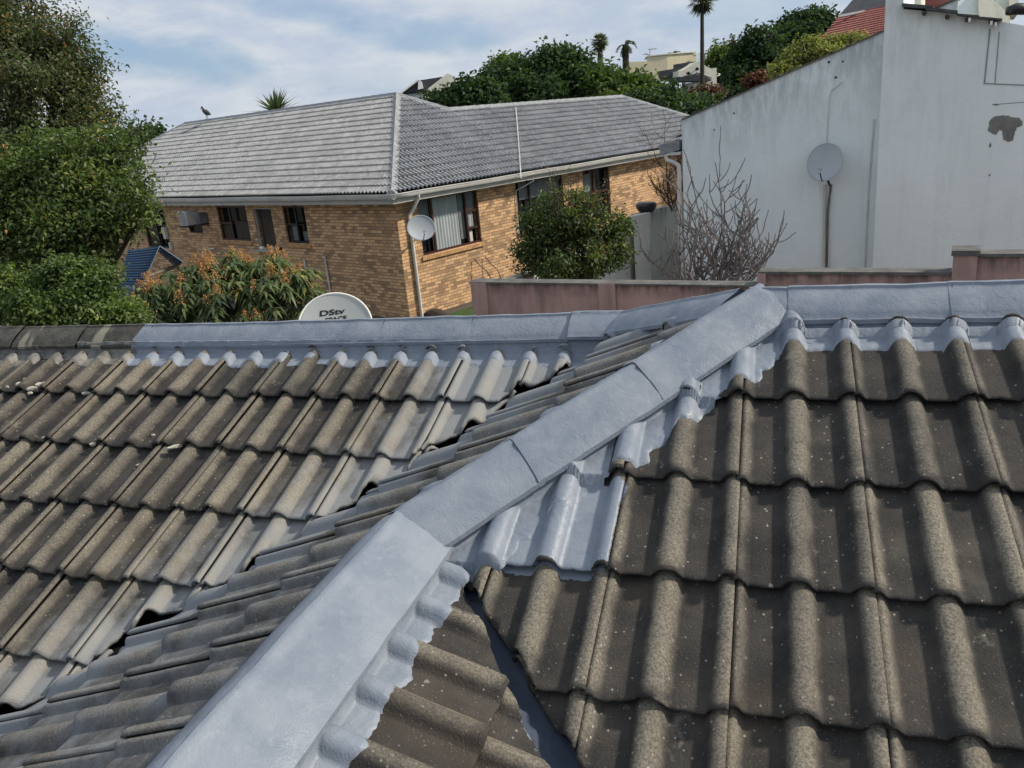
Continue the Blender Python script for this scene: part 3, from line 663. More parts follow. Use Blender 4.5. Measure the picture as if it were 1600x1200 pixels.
# ================================================================== BRICK HOUSE
BH = empty('brick_house', (-9.11, 15.94, GZ), 'yellow-brown face brick house with grey tiled hip roof and white gutters', 'house')
GC = V3(-9.11, 15.936, -.872); PITB = .5266
def bp(l, r_, z): return GC+aL*l+aR*r_+V3(0, 0, z)
LLn, WW, W2 = 13.79+4.8+4.8, 9.6, 7.34
Jr = 9.6-3.67   # right coordinate of the ridge junction
LR = Jr+9.9+3.67
def rooftiles(name, fn_uv, umax, vmax, poly, label=None, wobble=.0, cap=None):
    # corrugated, stepped roof sheet; fn_uv(u,v,h) -> point; u along the eave, v up the slope (metres), poly in (u,v) clips it
    bm = bmesh.new(); lt = bm.verts.layers.float.new('tvar'); lr_ = bm.verts.layers.float.new('rib'); rows = int(math.ceil(vmax/.33)); rnd = random.Random(3)
    us = []; u = 0
    while u < umax+.15: us += [u, u+.028, u+.047, u+.075, u+.103]; u += .15
    for r_ in range(rows):
        prev = None
        tvs = [rnd.random() for _ in range(int(umax/.3)+3)]
        for (v, hh) in ((r_*.33+.008*rnd.random(), .036), (r_*.33+.33, .0)):
            cur = []
            for k, u in enumerate(us):
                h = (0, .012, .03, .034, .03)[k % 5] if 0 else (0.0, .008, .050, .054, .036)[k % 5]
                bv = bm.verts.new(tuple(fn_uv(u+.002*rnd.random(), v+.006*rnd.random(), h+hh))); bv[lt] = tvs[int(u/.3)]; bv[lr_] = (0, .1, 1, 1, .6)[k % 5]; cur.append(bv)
            if prev:
                for k in range(len(us)-1): bm.faces.new((prev[k], prev[k+1], cur[k+1], cur[k]))
            else:
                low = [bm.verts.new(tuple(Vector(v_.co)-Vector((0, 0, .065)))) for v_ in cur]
                for v_ in low: v_[lt] = 5  # flags the nose strip that carries the painted shadow under each course
                for k in range(len(us)-1): bm.faces.new((low[k], low[k+1], cur[k+1], cur[k]))
            prev = cur
    n = len(poly); cen = np.mean(poly, 0)
    for i in range(n):
        a, b = np.array(poly[i], float), np.array(poly[(i+1) % n], float); A, Bq = fn_uv(a[0], a[1], 0), fn_uv(b[0], b[1], 0); t = (Bq-A)[:2]
        if np.linalg.norm(t) < 1e-6: continue
        nn = np.array([-t[1], t[0]])/np.linalg.norm(t); Cc = fn_uv(cen[0], cen[1], 0)
        if (Cc[:2]-A[:2]) @ nn > 0: nn = -nn
        bmesh.ops.bisect_plane(bm, geom=bm.verts[:]+bm.edges[:]+bm.faces[:], dist=1e-5, plane_co=(A[0], A[1], 0), plane_no=(nn[0], nn[1], 0), clear_outer=True)
    bmesh.ops.delete(bm, geom=[v for v in bm.verts if not v.link_faces], context='VERTS')
    for f in bm.faces:
        if f.normal.z < 0: f.normal_flip()
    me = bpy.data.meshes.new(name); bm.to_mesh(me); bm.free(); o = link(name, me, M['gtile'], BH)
    if label: tag(o, label)
    return o
csb = 1/sqrt(1+PITB**2); snb = PITB*csb; hs = 4.8/csb; h2 = 3.67/csb
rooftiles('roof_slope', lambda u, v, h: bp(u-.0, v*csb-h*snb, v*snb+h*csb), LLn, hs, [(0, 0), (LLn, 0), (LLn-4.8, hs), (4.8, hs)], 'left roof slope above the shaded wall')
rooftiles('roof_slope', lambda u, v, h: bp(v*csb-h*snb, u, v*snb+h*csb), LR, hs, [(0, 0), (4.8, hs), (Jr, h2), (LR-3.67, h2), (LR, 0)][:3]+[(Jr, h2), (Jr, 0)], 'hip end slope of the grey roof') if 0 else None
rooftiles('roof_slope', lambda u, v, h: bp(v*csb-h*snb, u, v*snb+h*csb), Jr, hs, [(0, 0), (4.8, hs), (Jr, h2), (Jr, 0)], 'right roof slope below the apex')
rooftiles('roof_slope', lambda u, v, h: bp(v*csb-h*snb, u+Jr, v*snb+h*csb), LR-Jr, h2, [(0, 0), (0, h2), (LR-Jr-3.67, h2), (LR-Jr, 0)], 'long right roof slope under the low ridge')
m = MB()
m.poly([bp(4.8, 4.8, 2.53), bp(LLn-4.8, 4.8, 2.53), bp(LLn, 9.6, 0), bp(0, 9.6, 0)]); m.poly([bp(LLn, 0, 0), bp(LLn-4.8, 4.8, 2.53), bp(LLn, 9.6, 0)])
m.poly([bp(3.67, Jr, 1.93), bp(3.67, LR-3.67, 1.93), bp(7.34, LR, 0), bp(7.34, 8, 0)]); m.poly([bp(0, LR, 0), bp(3.67, LR-3.67, 1.93), bp(7.34, LR, 0)])
m.poly([bp(0, 0, -.02), bp(LLn, 0, -.02), bp(LLn, 9.6, -.02), bp(0, 9.6, -.02)]); m.poly([bp(0, 0, -.03), bp(0, LR, -.03), bp(7.3, LR, -.03), bp(7.3, 0, -.03)])
o = m.build('rear_slope', M['slate'], BH)
def bcap(p0, p1, step=.42, w=.14, name='ridge_cap'):
    m = MB(); p0, p1 = V3(*p0), V3(*p1); L = np.linalg.norm(p1-p0); t = (p1-p0)/L; nn = unit(np.cross(t, (0, 0, 1))); n = int(L/step)+1
    for i in range(n):
        a = p0+t*L*i/n; b = p0+t*L*(i+1)/n+t*.02; k = .012
        A = [a-nn*w+V3(0, 0, -.06), a+V3(0, 0, .055), a+nn*w+V3(0, 0, -.06)]; Bq = [b-nn*w+V3(0, 0, -.06+k), b+V3(0, 0, .055+k), b+nn*w+V3(0, 0, -.06+k)]
        up = V3(0, 0, -.03); m.poly([A[0], A[1], Bq[1], Bq[0]]); m.poly([A[1], A[2], Bq[2], Bq[1]]); m.poly([A[0], A[0]+up*2, A[2]+up*2, A[2], A[1]]); m.poly([Bq[0], Bq[1], Bq[2], Bq[2]+up*2, Bq[0]+up*2]); m.poly([A[0], Bq[0], Bq[0]+up*2, A[0]+up*2]); m.poly([A[2], A[2]+up*2, Bq[2]+up*2, Bq[2]])
    return m.build(name, M['gcap'], BH, fix=False)
tp = V3(0, 0, .06)
bcap(bp(.02, .02, .05), bp(4.8, 4.8, 2.53)+tp); bcap(bp(4.8, 4.8, 2.53)+tp, bp(LLn-4.8, 4.8, 2.53)+tp, w=.11); bcap(bp(4.8, 4.8, 2.53)+tp, bp(3.67, Jr, 1.93)+tp, w=.11)
bcap(bp(3.67, Jr, 1.93)+tp, bp(3.67, LR-3.67, 1.93)+tp, w=.11); bcap(bp(3.67, LR-3.67, 1.93)+tp, bp(0, LR, 0.05), w=.11); bcap(bp(LLn-4.8, 4.8, 2.53)+tp, bp(LLn, 0, .05), w=.11)
# gutters and fascia
def gutter(p0, p1, out, name='gutter'):
    m = MB(); p0, p1, out = V3(*p0), V3(*p1), unit(out); rows = []
    pr = [(.0, .0), (.0, -.105), (.03, -.118), (.085, -.112), (.115, -.06), (.118, 0.), (.128, .004), (.128, -.008), (.122, -.012)]
    n = 30
    for i in range(n+1):
        p = p0+(p1-p0)*i/n+V3(0, 0, .006*sin(i*.9)); rows.append([p+out*a+V3(0, 0, b) for a, b in pr])
    m.grid(rows); o = m.build(name, M['white_metal'], BH, 40, fix=False); md = o.modifiers.new('t', 'SOLIDIFY'); md.thickness = .004; return o
gutter(bp(-.12, .0, -.0), bp(LLn, 0, -.0), -aR); gutter(bp(0, -.12, .0), bp(0, LR, .0), -aL)
m = MB(); m.prism([bp(0, .012, -.02), bp(LLn, .012, -.02), bp(LLn, .012, -.24), bp(0, .012, -.24)], aR*.025); m.prism([bp(.012, 0, -.02), bp(.012, LR, -.02), bp(.012, LR, -.24), bp(.012, 0, -.24)], aL*.025)
m.poly([bp(.03, .03, -.21), bp(LLn, .03, -.21), bp(LLn, .6, -.21), bp(.03, .6, -.21)]); m.poly([bp(.03, .03, -.214), bp(.03, LR, -.214), bp(.6, LR, -.214), bp(.6, .03, -.214)]); m.build('fascia', M['fascia'], BH)
# walls with openings
OV = .38
WC0 = bp(OV, OV, 0); WC0[2] = 0
def wall_pt(side, a, z, out=0.0):
    if side == 'L': return V3(WC0[0], WC0[1], 0)+aL*a-aR*out+V3(0, 0, z)
    return V3(WC0[0], WC0[1], 0)+aR*a-aL*out+V3(0, 0, z)
def wpx(side, x, y):
    P = vplane((x, y), WC0, aL if side == 'L' else aR); d = P-WC0; return (d @ (aL if side == 'L' else aR), P[2])
def wall_mesh(m, side, a0, a1, z0, z1, ops, rev=.30):
    as_ = sorted({a0, a1, *[o[0] for o in ops], *[o[1] for o in ops]}); zs = sorted({z0, z1, *[o[2] for o in ops], *[o[3] for o in ops]})
    sg = 1 if side == 'R' else -1
    for i in range(len(as_)-1):
        for j in range(len(zs)-1):
            ca, cz = (as_[i]+as_[i+1])/2, (zs[j]+zs[j+1])/2
            if any(o[0] < ca < o[1] and o[2] < cz < o[3] for o in ops): continue
            q = [(as_[i], zs[j]), (as_[i+1], zs[j]), (as_[i+1], zs[j+1]), (as_[i], zs[j+1])]
            m.poly([wall_pt(side, *t) for t in q], [(sg*t[0]+(30 if side == 'L' else 0), t[1]+10) for t in q])
    for o in ops:
        c = [(o[0], o[2]), (o[1], o[2]), (o[1], o[3]), (o[0], o[3])]
        for k in range(4):
            p, q = c[k], c[(k+1) % 4]; m.poly([wall_pt(side, *p), wall_pt(side, *q), wall_pt(side, *q, -rev), wall_pt(side, *p, -rev)], [(p[0]+p[1]*.1, p[1]+10), (q[0]+q[1]*.1, q[1]+10), (q[0]+rev, q[1]+10), (p[0]+rev, p[1]+10)])
def rect(side, *pts):
    q = [wpx(side, *p) for p in pts]; A = [t[0] for t in q]; Z = [t[1] for t in q]; return (min(A), max(A), min(Z), max(Z))
def orect(side, tl, br):      # from two opposite corners
    p, q = wpx(side, *tl), wpx(side, *br); return (min(p[0], q[0]), max(p[0], q[0]), min(p[1], q[1]), max(p[1], q[1]))
TOPZ = -.872-.212
opL = {'w1': orect('L', (218, 323), (268, 388)), 'w2': orect('L', (337, 322), (393, 377)), 'w3': orect('L', (394, 325), (434, 390)), 'w4': orect('L', (440, 322), (484, 381)), 'v': orect('L', (294, 352), (318, 364))}
opR = {'a': orect('R', (651, 313), (755, 378)), 'b': orect('R', (806, 292), (880, 330)), 'c': orect('R', (911, 265), (953, 345))}
zt = TOPZ-.10
A_ = opR['a']; opR['a'] = (A_[0], wpx('R', 753, 375)[0], wpx('R', 662, 400)[1], wpx('R', 700, 303)[1])
B_ = opR['b']; opR['b'] = (wpx('R', 806, 300)[0], wpx('R', 880, 300)[0], opR['a'][2], opR['a'][3])
C_ = opR['c']; opR['c'] = (wpx('R', 911, 290)[0], wpx('R', 953, 290)[0], opR['a'][2]-.3, opR['a'][3]+.02)
for k in ('w1', 'w2', 'w3', 'w4'):
    o = opL[k]; opL[k] = (o[0], o[1], o[2], min(o[3], TOPZ-.09))
m = MB()
wall_mesh(m, 'L', 0, LLn-2*OV, GZ-.5, TOPZ, list(opL.values())); wall_mesh(m, 'R', 0, LR-2*OV, GZ-.5, TOPZ, list(opR.values()))
e1 = [wall_pt('L', LLn-2*OV, GZ-.5), wall_pt('L', LLn-2*OV, GZ-.5, -8.8), wall_pt('L', LLn-2*OV, TOPZ, -8.8), wall_pt('L', LLn-2*OV, TOPZ)]
m.poly(e1, [(0, 0), (8.8, 0), (8.8, 3), (0, 3)]); e2 = [wall_pt('R', LR-2*OV, GZ-.5), wall_pt('R', LR-2*OV, GZ-.5, -6.6), wall_pt('R', LR-2*OV, TOPZ, -6.6), wall_pt('R', LR-2*OV, TOPZ)]
m.poly(e2, [(0, 0), (6.6, 0), (6.6, 3), (0, 3)])
m.build('wall', M['brick'], BH, fix=False)
# windows
def window(side, op, cols, frame, mull, pane='glass', cur=None, curx=None, sill=True, fw=.055, thin=None, bars=None, label=None):
    a0, a1, z0, z1 = op; d = -.07; m = MB()
    ax = aL if side == 'L' else aR; on = aR if side == 'L' else aL
    def bar(p, q, zz0, zz1, dd=d, th=.05): c = wall_pt(side, (p+q)/2, (zz0+zz1)/2, dd); m.box(c, abs(q-p)/2, th/2, abs(zz1-zz0)/2, ax, on, (0, 0, 1))
    bar(a0, a0+fw, z0, z1); bar(a1-fw, a1, z0, z1); bar(a0+fw, a1-fw, z1-fw, z1); bar(a0+fw, a1-fw, z0, z0+fw)
    for c in cols: x = a0+(a1-a0)*c; bar(x-fw*.55, x+fw*.55, z0+fw, z1-fw, d, .056)
    for (c0, c1, zz) in mull: z = z0+(z1-z0)*zz; bar(a0+(a1-a0)*c0+fw*.5, a0+(a1-a0)*c1-fw*.5, z-fw*.55, z+fw*.55, d, .046)
    w = m.build('window', M[frame], BH); 
    if label: tag(w, label)
    g = MB(); g.poly([wall_pt(side, a0+.01, z0+.01, d-.028), wall_pt(side, a1-.01, z0+.01, d-.028), wall_pt(side, a1-.01, z1-.01, d-.028), wall_pt(side, a0+.01, z1-.01, d-.028)]); 
    if cur is None: g.build('pane', M[pane], w)
    for i, (c0, c1, zz0, zz1, mt, depth) in enumerate(cur or []):
        p = MB(); rows = []; n = max(6, int((c1-c0)*(a1-a0)/.02))
        for k in range(n+1):
            x = a0+(a1-a0)*(c0+(c1-c0)*k/n); off = d-.035-depth+ (.012*sin(k*1.15) if 'curtain' in mt else 0)
            rows.append([wall_pt(side, x, z0+(z1-z0)*zz0, off), wall_pt(side, x, z0+(z1-z0)*zz1, off)])
        p.grid(rows); p.build('curtain' if 'curtain' in mt or mt == 'blind' else 'pane', M[mt], w, True, fix=False)
    if sill:
        s_m = MB(); nb = int((a1-a0+.14)/.075)
        for k in range(nb):
            x0 = a0-.07+(a1-a0+.14)*k/nb; x1 = a0-.07+(a1-a0+.14)*(k+1)/nb-.009; zz = z0-.02
            s_m.prism([wall_pt(side, x0, zz, .055), wall_pt(side, x1, zz, .055), wall_pt(side, x1, zz-.095, .055), wall_pt(side, x0, zz-.095, .055)], (wall_pt(side, 0, 0, -.15)-wall_pt(side, 0, 0, .055)))
        s_m.build('sill', M['sillbrick'], w)
    return w
M['sillbrick'] = simple('sill_brick', (.58, .36, .17), (.36, .20, .10), 9, .85)
window('R', opR['a'], [.235, .80], 'frame', [(0, .235, .30), (.80, 1, .62), (.80, 1, .30)], cur=[(0, .22, .32, .98, 'blind', .05), (.24, .70, .03, .98, 'curtain', .05), (.70, .79, .12, .98, 'blind', .03), (.81, .97, .64, .98, 'blind', .02), (.81, .93, .32, .6, 'curtain', .02), (.83, .9, .04, .25, 'reflect', .02), (0, 1, 0, 1, 'glass', .12)], label='wide brown framed window with pale curtain')
window('R', opR['b'], [.30], 'frame2', [(0, .3, .3)], cur=[(.12, 1, .62, .96, 'blind', .03), (0, 1, 0, 1, 'glass', .1)])
window('R', opR['c'], [.45], 'frame', [(0, 1, .55)], cur=[(0, .42, .1, .9, 'blind', .03), (0, 1, 0, 1, 'glass', .1)], sill=False, fw=.08)
window('L', opL['w1'], [.5], 'frame2', [(0, .5, .55)], cur=[(.5, .95, .02, .6, 'curtain_dark', .04), (0, 1, 0, 1, 'glass', .1)], sill=False)
window('L', opL['w2'], [.62], 'frame', [(.62, 1, .5)], cur=[(0, .6, .02, .55, 'curtain_dark', .04), (.64, .95, .04, .45, 'curtain_dark', .03), (0, 1, 0, 1, 'glass', .1)])
window('L', opL['w3'], [], 'alu', [], cur=[(0, 1, .02, .98, 'curtain_dark', .10)], fw=.04)
window('L', opL['w4'], [.5], 'frame2', [(.5, 1, .5)], cur=[(.55, .9, .05, .45, 'blind', .05), (0, .45, .05, .3, 'blind', .07), (0, 1, 0, 1, 'glass', .1)])
window('L', opL['v'], [], 'frame2', [], sill=False, fw=.03)
# downpipes
def pipe(pts, r, mat, name, parent, seg=10):
    m = MB(); m.tube(pts, r, seg); return m.build(name, M[mat], parent, 50)
dpa = wpx('R', 634, 332)[0]; dpa2 = wpx('R', 657, 480)[0]; dpm = (dpa+dpa2)/2
e_g = bp(-.07, wpx('R', 652, 300)[0]+.1, -.10)
g0 = vplane((653, 301), bp(-.06, 0, 0), aR)
pipe([g0+V3(0, 0, .0), g0+V3(0, 0, -.12), wall_pt('R', dpm+.10, TOPZ-.30, .10), wall_pt('R', dpm, TOPZ-.42, .06), wall_pt('R', dpm, TOPZ-.55, .06), wall_pt('R', dpm, GZ-.1, .06)], .045, 'pvc', 'downpipe', BH)
q = wpx('L', 509, 400); pipe([wall_pt('L', q[0], q[1], .04), wall_pt('L', q[0], GZ-.1, .04)], .03, 'pvc', 'downpipe', BH)
q = wpx('L', 477, 405); pipe([wall_pt('L', q[0], q[1], .04), wall_pt('L', q[0], GZ-.1, .04)], .03, 'pvc', 'downpipe', BH)
pa, pb = wpx('L', 318, 390), wpx('L', 337, 388); pipe([wall_pt('L', pb[0], pb[1], .05), wall_pt('L', pa[0], pa[1], .05), wall_pt('L', pa[0]-.05, pa[1]-.25, .05)], .022, 'pvc', 'downpipe', BH)
# thin vent conduit over the right slope
rp = lambda u, v, h: bp(v*csb-h*snb, u, v*snb+h*csb)
ucon = (wpx('R', 814, 285)[0]+OV)
cn_ = unit(np.cross(aR, unit(rp(0, 1, 0)-rp(0, 0, 0)))); cn_ = cn_ if cn_[2] > 0 else -cn_
conp = [onplane(q_p, cn_, cn_ @ rp(0, 0, .125)) for q_p in [(806, 168), (809, 205), (812, 245), (814, 279)]]
pipe(conp+[bp(-.14, ucon, -.06), bp(-.10, ucon, -.28), wall_pt('R', ucon-OV-.3, TOPZ-.30, .04), wall_pt('R', ucon-OV-.34, TOPZ-1.2, .04), wall_pt('R', ucon-OV-.34, TOPZ-1.9, .04)], .016, 'pvc', 'conduit', BH)
# things on the brick house walls
def wbox(name, side, r4, depth, mat, label, cat, extra=None, bevel=.015):
    a0, a1, z0, z1 = r4; root = empty(name, wall_pt(side, (a0+a1)/2, z0, 0), label, cat); m = MB(); ax = aL if side == 'L' else aR; on = aR if side == 'L' else aL
    m.box(wall_pt(side, (a0+a1)/2, (z0+z1)/2, depth/2+.01), (a1-a0)/2, depth/2, (z1-z0)/2, ax, on); o = m.build('casing', M[mat], root); md = o.modifiers.new('b', 'BEVEL'); md.width = bevel; md.segments = 2
    if extra: extra(root, a0, a1, z0, z1, depth, ax, on)
    return root
def grille(root, a0, a1, z0, z1, d, ax, on):
    side = 'L'; m = MB(); n = 9
    for k in range(n): z = z0+(z1-z0)*(.12+.76*k/(n-1)); m.box(wall_pt(side, a0+(a1-a0)*.5, z, d+.018), (a1-a0)*.4, .006, .008, ax, on)
    m.build('grille', M['acgrey'], root)
    m = MB(); m.box(wall_pt(side, (a0+a1)/2, z0-.035, d*.55), (a1-a0)*.55, d*.5, .015, ax, on); m.build('bracket', M['steel'], root)
wbox('air_conditioner', 'L', orect('L', (295, 328), (312, 350)), .42, 'ac', 'white window air conditioner jutting from the shaded brick wall, left of a grey one', 'air conditioner', grille)
wbox('air_conditioner', 'L', orect('L', (316, 331), (327, 348)), .30, 'acgrey', 'grey air conditioner casing beside the white one under the eave', 'air conditioner', grille)
wbox('meter_box', 'L', orect('L', (257, 354), (265, 373)), .12, 'ac', 'small white box on the wall above the blue canopy', 'box', lambda r_, a0, a1, z0, z1, d, ax, on: None)
wbox('utility_box', 'L', orect('L', (267, 378), (272, 389)), .10, 'ac', 'tiny white box low on the wall beside the blue canopy', 'box')
# laundry-like items on the sill of the open window
for (x, y, r_, mt, lb) in [(411, 388, .10, 'rim', 'crumpled white cloth on the sill of the open window'), (427, 386, .11, 'curtain', 'grey cloth heap at the right of the open window sill'), (437, 384, .08, 'black', 'black cloth at the end of the open window sill')]:
    q = wpx('L', x, y); bm = bmesh.new(); bmesh.ops.create_icosphere(bm, subdivisions=3, radius=1)
    for v in bm.verts: k = 1+.5*mn.noise(v.co*1.8+Vector((x, 0, 0))); v.co = Vector((v.co.x*r_*1.3*k, v.co.y*r_*.7*k, v.co.z*r_*.55*k))
    me = bpy.data.meshes.new('cloth'); bm.to_mesh(me); bm.free(); o = link('cloth', me, M[mt], smooth=True); o.location = tuple(wall_pt('L', q[0], opL['w3'][2]+.03, .03)); o.rotation_euler = (0, 0, 2.7); tag(o, lb, 'cloth')
o = MB(); sil = opL['w3']; o.box(wall_pt('L', (sil[0]+sil[1])/2, sil[2]-.02, .12), .5, .16, .015, aL, aR); o.build('sill', M['alu'], BH)

# satellite dishes
def dish(name, c, nrm, R_, mat, label, up=(0, 0, 1), asp=1.1, arm=True, rimmat=None, pole=None, bracket=None, sag=.16, logo=False):
    c = V3(*c); nrm = unit(nrm); rt = unit(np.cross(up, nrm)); uu = np.cross(nrm, rt); root = empty(name, c, label, 'satellite dish')
    m = MB(); rows = []
    for k in range(0, 13):
        q = k/12; rows.append([c+(rt*cos(t)*q*R_+uu*sin(t)*q*R_*asp)+nrm*(q*q*R_*sag-R_*sag) for t in np.linspace(0, 2*pi, 49)])
    m.grid(rows); o = m.build('reflector', M[mat], root, True); md = o.modifiers.new('t', 'SOLIDIFY'); md.thickness = .008; md.offset = 0
    m = MB(); m.tube([c+(rt*cos(t)*R_+uu*sin(t)*R_*asp) for t in np.linspace(0, 2*pi, 49)], .012*R_/.4, 6, False); m.build('rim', M[rimmat or mat], root, True)
    if arm:
        f0 = c-uu*R_*asp*.98; f1 = c-uu*R_*asp*.62+nrm*R_*1.05
        m = MB(); m.tube([f0-nrm*.02, f0+nrm*.05, f1], .011, 6); m.build('feed_arm', M['steel'], root)
        m = MB(); m.tube([f1-nrm*.0, f1-nrm*.10+uu*.03], [.03, .026], 10); m.tube([f1-nrm*.02-uu*.0, f1-nrm*.02-uu*.07], .022, 8); m.build('feed_head', M['dishwhite'], root, 50)
    m = MB(); bk = c-nrm*(R_*sag+.065); m.box(bk, .07, .07, .05, rt, uu, nrm); 
    if pole: m.tube([bk-nrm*.03]+[V3(*p) for p in pole], .02, 8)
    m.build('bracket', M[bracket or 'steel'], root)
    return root, c, rt, uu, nrm
toCam = lambda c: unit(CP-c)
pw = wpx('R', 653, 355); dc = wall_pt('R', pw[0]-.25, pw[1], .55); dc = at(658, 356, 20.0)
dish('satellite_dish', dc, unit(toCam(dc)+V3(.15, .1, .25)), .345, 'dish', 'small grey satellite dish on the brick house corner beside the wide window', asp=.9, pole=[wall_pt('R', dpm+.1, dc[2]-.32, .25), wall_pt('R', dpm+.18, dc[2]-.35, .0)], bracket='rust')
# aerial dish of ours beyond the ridge: elliptical, seen from behind the ridge with lettering
c3 = at(524, 509, 8.6)
r3, cc, rt3, uu3, nn3 = dish('satellite_dish', c3, unit(toCam(c3)*1.0+V3(-.05, -.05, .25)), .385, 'dishwhite', 'large white satellite dish with black lettering rising behind the left ridge', asp=.92, arm=False, rimmat='rim', pole=[c3+V3(.05, .15, -.3), V3(c3[0]+.05, c3[1]+.15, GZ)], sag=.10)
def lettering(txt, x0, x1, yb, cap, shear, bold):
    cu = bpy.data.curves.new('lettering', 'FONT'); cu.body = txt; cu.size = 1; cu.offset = bold; cu.shear = shear; cu.resolution_u = 6
    to = bpy.data.objects.new('lettering_source', cu); COL.objects.link(to); dg = bpy.context.evaluated_depsgraph_get(); dg.update()
    me = bpy.data.meshes.new_from_object(to.evaluated_get(dg)); bpy.data.objects.remove(to); bpy.data.curves.remove(cu)
    bm = bmesh.new(); bm.from_mesh(me); bmesh.ops.triangulate(bm, faces=bm.faces); bmesh.ops.subdivide_edges(bm, edges=[e for e in bm.edges if e.calc_length() > .25], cuts=2)
    X = [v.co.x for v in bm.verts]; Y = [v.co.y for v in bm.verts]; a, b, h = min(X), max(X), .70
    for v in bm.verts:
        x = x0+(v.co.x-a)/(b-a)*(x1-x0); y = yb+v.co.y/h*cap; p = c3+rt3*x+uu3*y+nn3*(((x*x+(y/.92)**2)/.385**2)*.385*.10-.385*.10+.008); v.co = tuple(p)
    bm.to_mesh(me); bm.free(); o = link('lettering', me, M['ink'], r3); return o
lettering('DStv', -.152, .122, .129, .056, .12, .028); lettering('SPACE', -.10, .130, .056, .046, .0, .035)
# ================================================================== BIRD on the grey ridge
def tubes_obj(name, parts, mat, parent=None, smooth=True):
    m = MB()
    for p in parts: m.tube(p[0], p[1], p[2] if len(p) > 2 else 8)
    return m.build(name, M[mat], parent, 60 if smooth else False)
bc = vplane((325, 192), bp(4.8, 4.8, 0), aL); bz = bp(0, 0, 2.53)[2]+.12
b0 = V3(bc[0], bc[1], bz); f_ = -aL*0+aL*1.0      # bird faces left in the photo
f_ = aL; up = V3(0, 0, 1)
bird = tubes_obj('perched_bird', [
    ([b0+f_*-.36+up*.15, b0+f_*-.25+up*.18, b0+f_*-.12+up*.22, b0+up*.27, b0+f_*.11+up*.32, b0+f_*.18+up*.38, b0+f_*.20+up*.45, b0+f_*.23+up*.485, b0+f_*.27+up*.475, b0+f_*.33+up*.44, b0+f_*.37+up*.38], [.012, .05, .09, .105, .085, .05, .032, .036, .03, .012, .004], 12),
    ([b0+f_*.0+up*.2+aR*.03, b0+f_*-.02+up*.09+aR*.03, b0+f_*0+up*.0+aR*.03, b0+f_*.05+up*.0+aR*.03], [.02, .009, .009, .006]),
    ([b0+f_*.0+up*.2-aR*.03, b0+f_*-.02+up*.09-aR*.03, b0+f_*0+up*.0-aR*.03, b0+f_*.05+up*.0-aR*.03], [.02, .009, .009, .006])], 'bird')
tag(bird, 'dark long-beaked bird standing on the grey roof ridge', 'bird')

# ================================================================== WALLS BETWEEN THE GARDENS
pd_ = V3(-.982, .187, 0); pn = V3(-.187, -.982, 0)
P0 = at(900, 442, 11); P0[2] = -1.567
def setdirt(o, fn):
    me = o.data; co = np.empty(len(me.vertices)*3); me.vertices.foreach_get('co', co); addattr(me, 'dirt', [fn(*c) for c in co.reshape(-1, 3)])
PWALL = empty('pink_wall', (P0[0], P0[1], GZ), 'weathered pink plastered boundary wall with piers behind the painted ridge', 'wall')
def ppx(x, y): return (vplane((x, y), P0, pd_)-P0) @ pd_
def pwall(s0, s1, zt, th=.09, name='panel', mat='pink'):
    m = MB(); n = max(2, int(abs(s1-s0)/.25)); zs = [GZ-.3, zt-1.2, zt-.5, zt-.2, zt-.06, zt]
    for side in (1, -1):
        m.grid([[P0+pd_*(s0+(s1-s0)*i/n)+pn*th*side+V3(0, 0, z-P0[2]) for z in zs] for i in range(n+1)])
    A = lambda s, sd, z: P0+pd_*s+pn*th*sd+V3(0, 0, z-P0[2])
    m.poly([A(s0, 1, zt), A(s1, 1, zt), A(s1, -1, zt), A(s0, -1, zt)])
    for s in (s0, s1): m.poly([A(s, 1, GZ-.3), A(s, -1, GZ-.3), A(s, -1, zt), A(s, 1, zt)])
    o = m.build(name, M[mat], PWALL); setdirt(o, lambda x, y, z: max(0, min(1, 1-(zt-z)/.22))); 
    return o
s_l, s_1, s_2, s_r = ppx(742, 440), ppx(1187, 440), ppx(1490, 400), ppx(1490, 400)-4.5
pwall(s_l, s_1, -1.57); pwall(s_1-.004, s_2, -1.415); pwall(s_2-.004, s_r, -1.215)
m = MB()
def coping(s0, s1, z, th=.125, h=.045): c = P0+pd_*(s0+s1)/2; c[2] = z+h/2-.004; m.box(c, abs(s1-s0)/2, th, h/2, pd_, pn)
coping(s_l+.02, s_1+.003, -1.567, h=.025); coping(s_1-.01, s_2+.003, -1.41, h=.035); coping(s_2-.25, s_r, -1.21, h=.035); m.build('coping', M['coping'], PWALL)
for (x0, x1, z) in [(940, 966, -1.552), (766, 742, -1.555), (1187, 1200, -1.40)]:
    m = MB(); a, b = ppx(x0, 441), ppx(x1, 441); c = P0+pd_*(a+b)/2; c[2] = (z+GZ)/2; m.box(c, abs(a-b)/2, .135, (z-GZ)/2, pd_, pn); o = m.build('pier', M['pink'], PWALL); setdirt(o, lambda x, y, z: 0.15)
m = MB(); a = s_2; b = ppx(1528, 398); c = P0+pd_*(a+b)/2; c[2] = (-1.19+GZ)/2; m.box(c, abs(a-b)/2, .14, (-1.19-GZ)/2, pd_, pn); o = m.build('pier', M['pink'], PWALL); setdirt(o, lambda x, y, z: .3)
m = MB(); c[2] = -1.165; m.box(c, abs(a-b)/2+.02, .165, .028, pd_, pn); m.build('coping', M['coping'], PWALL)

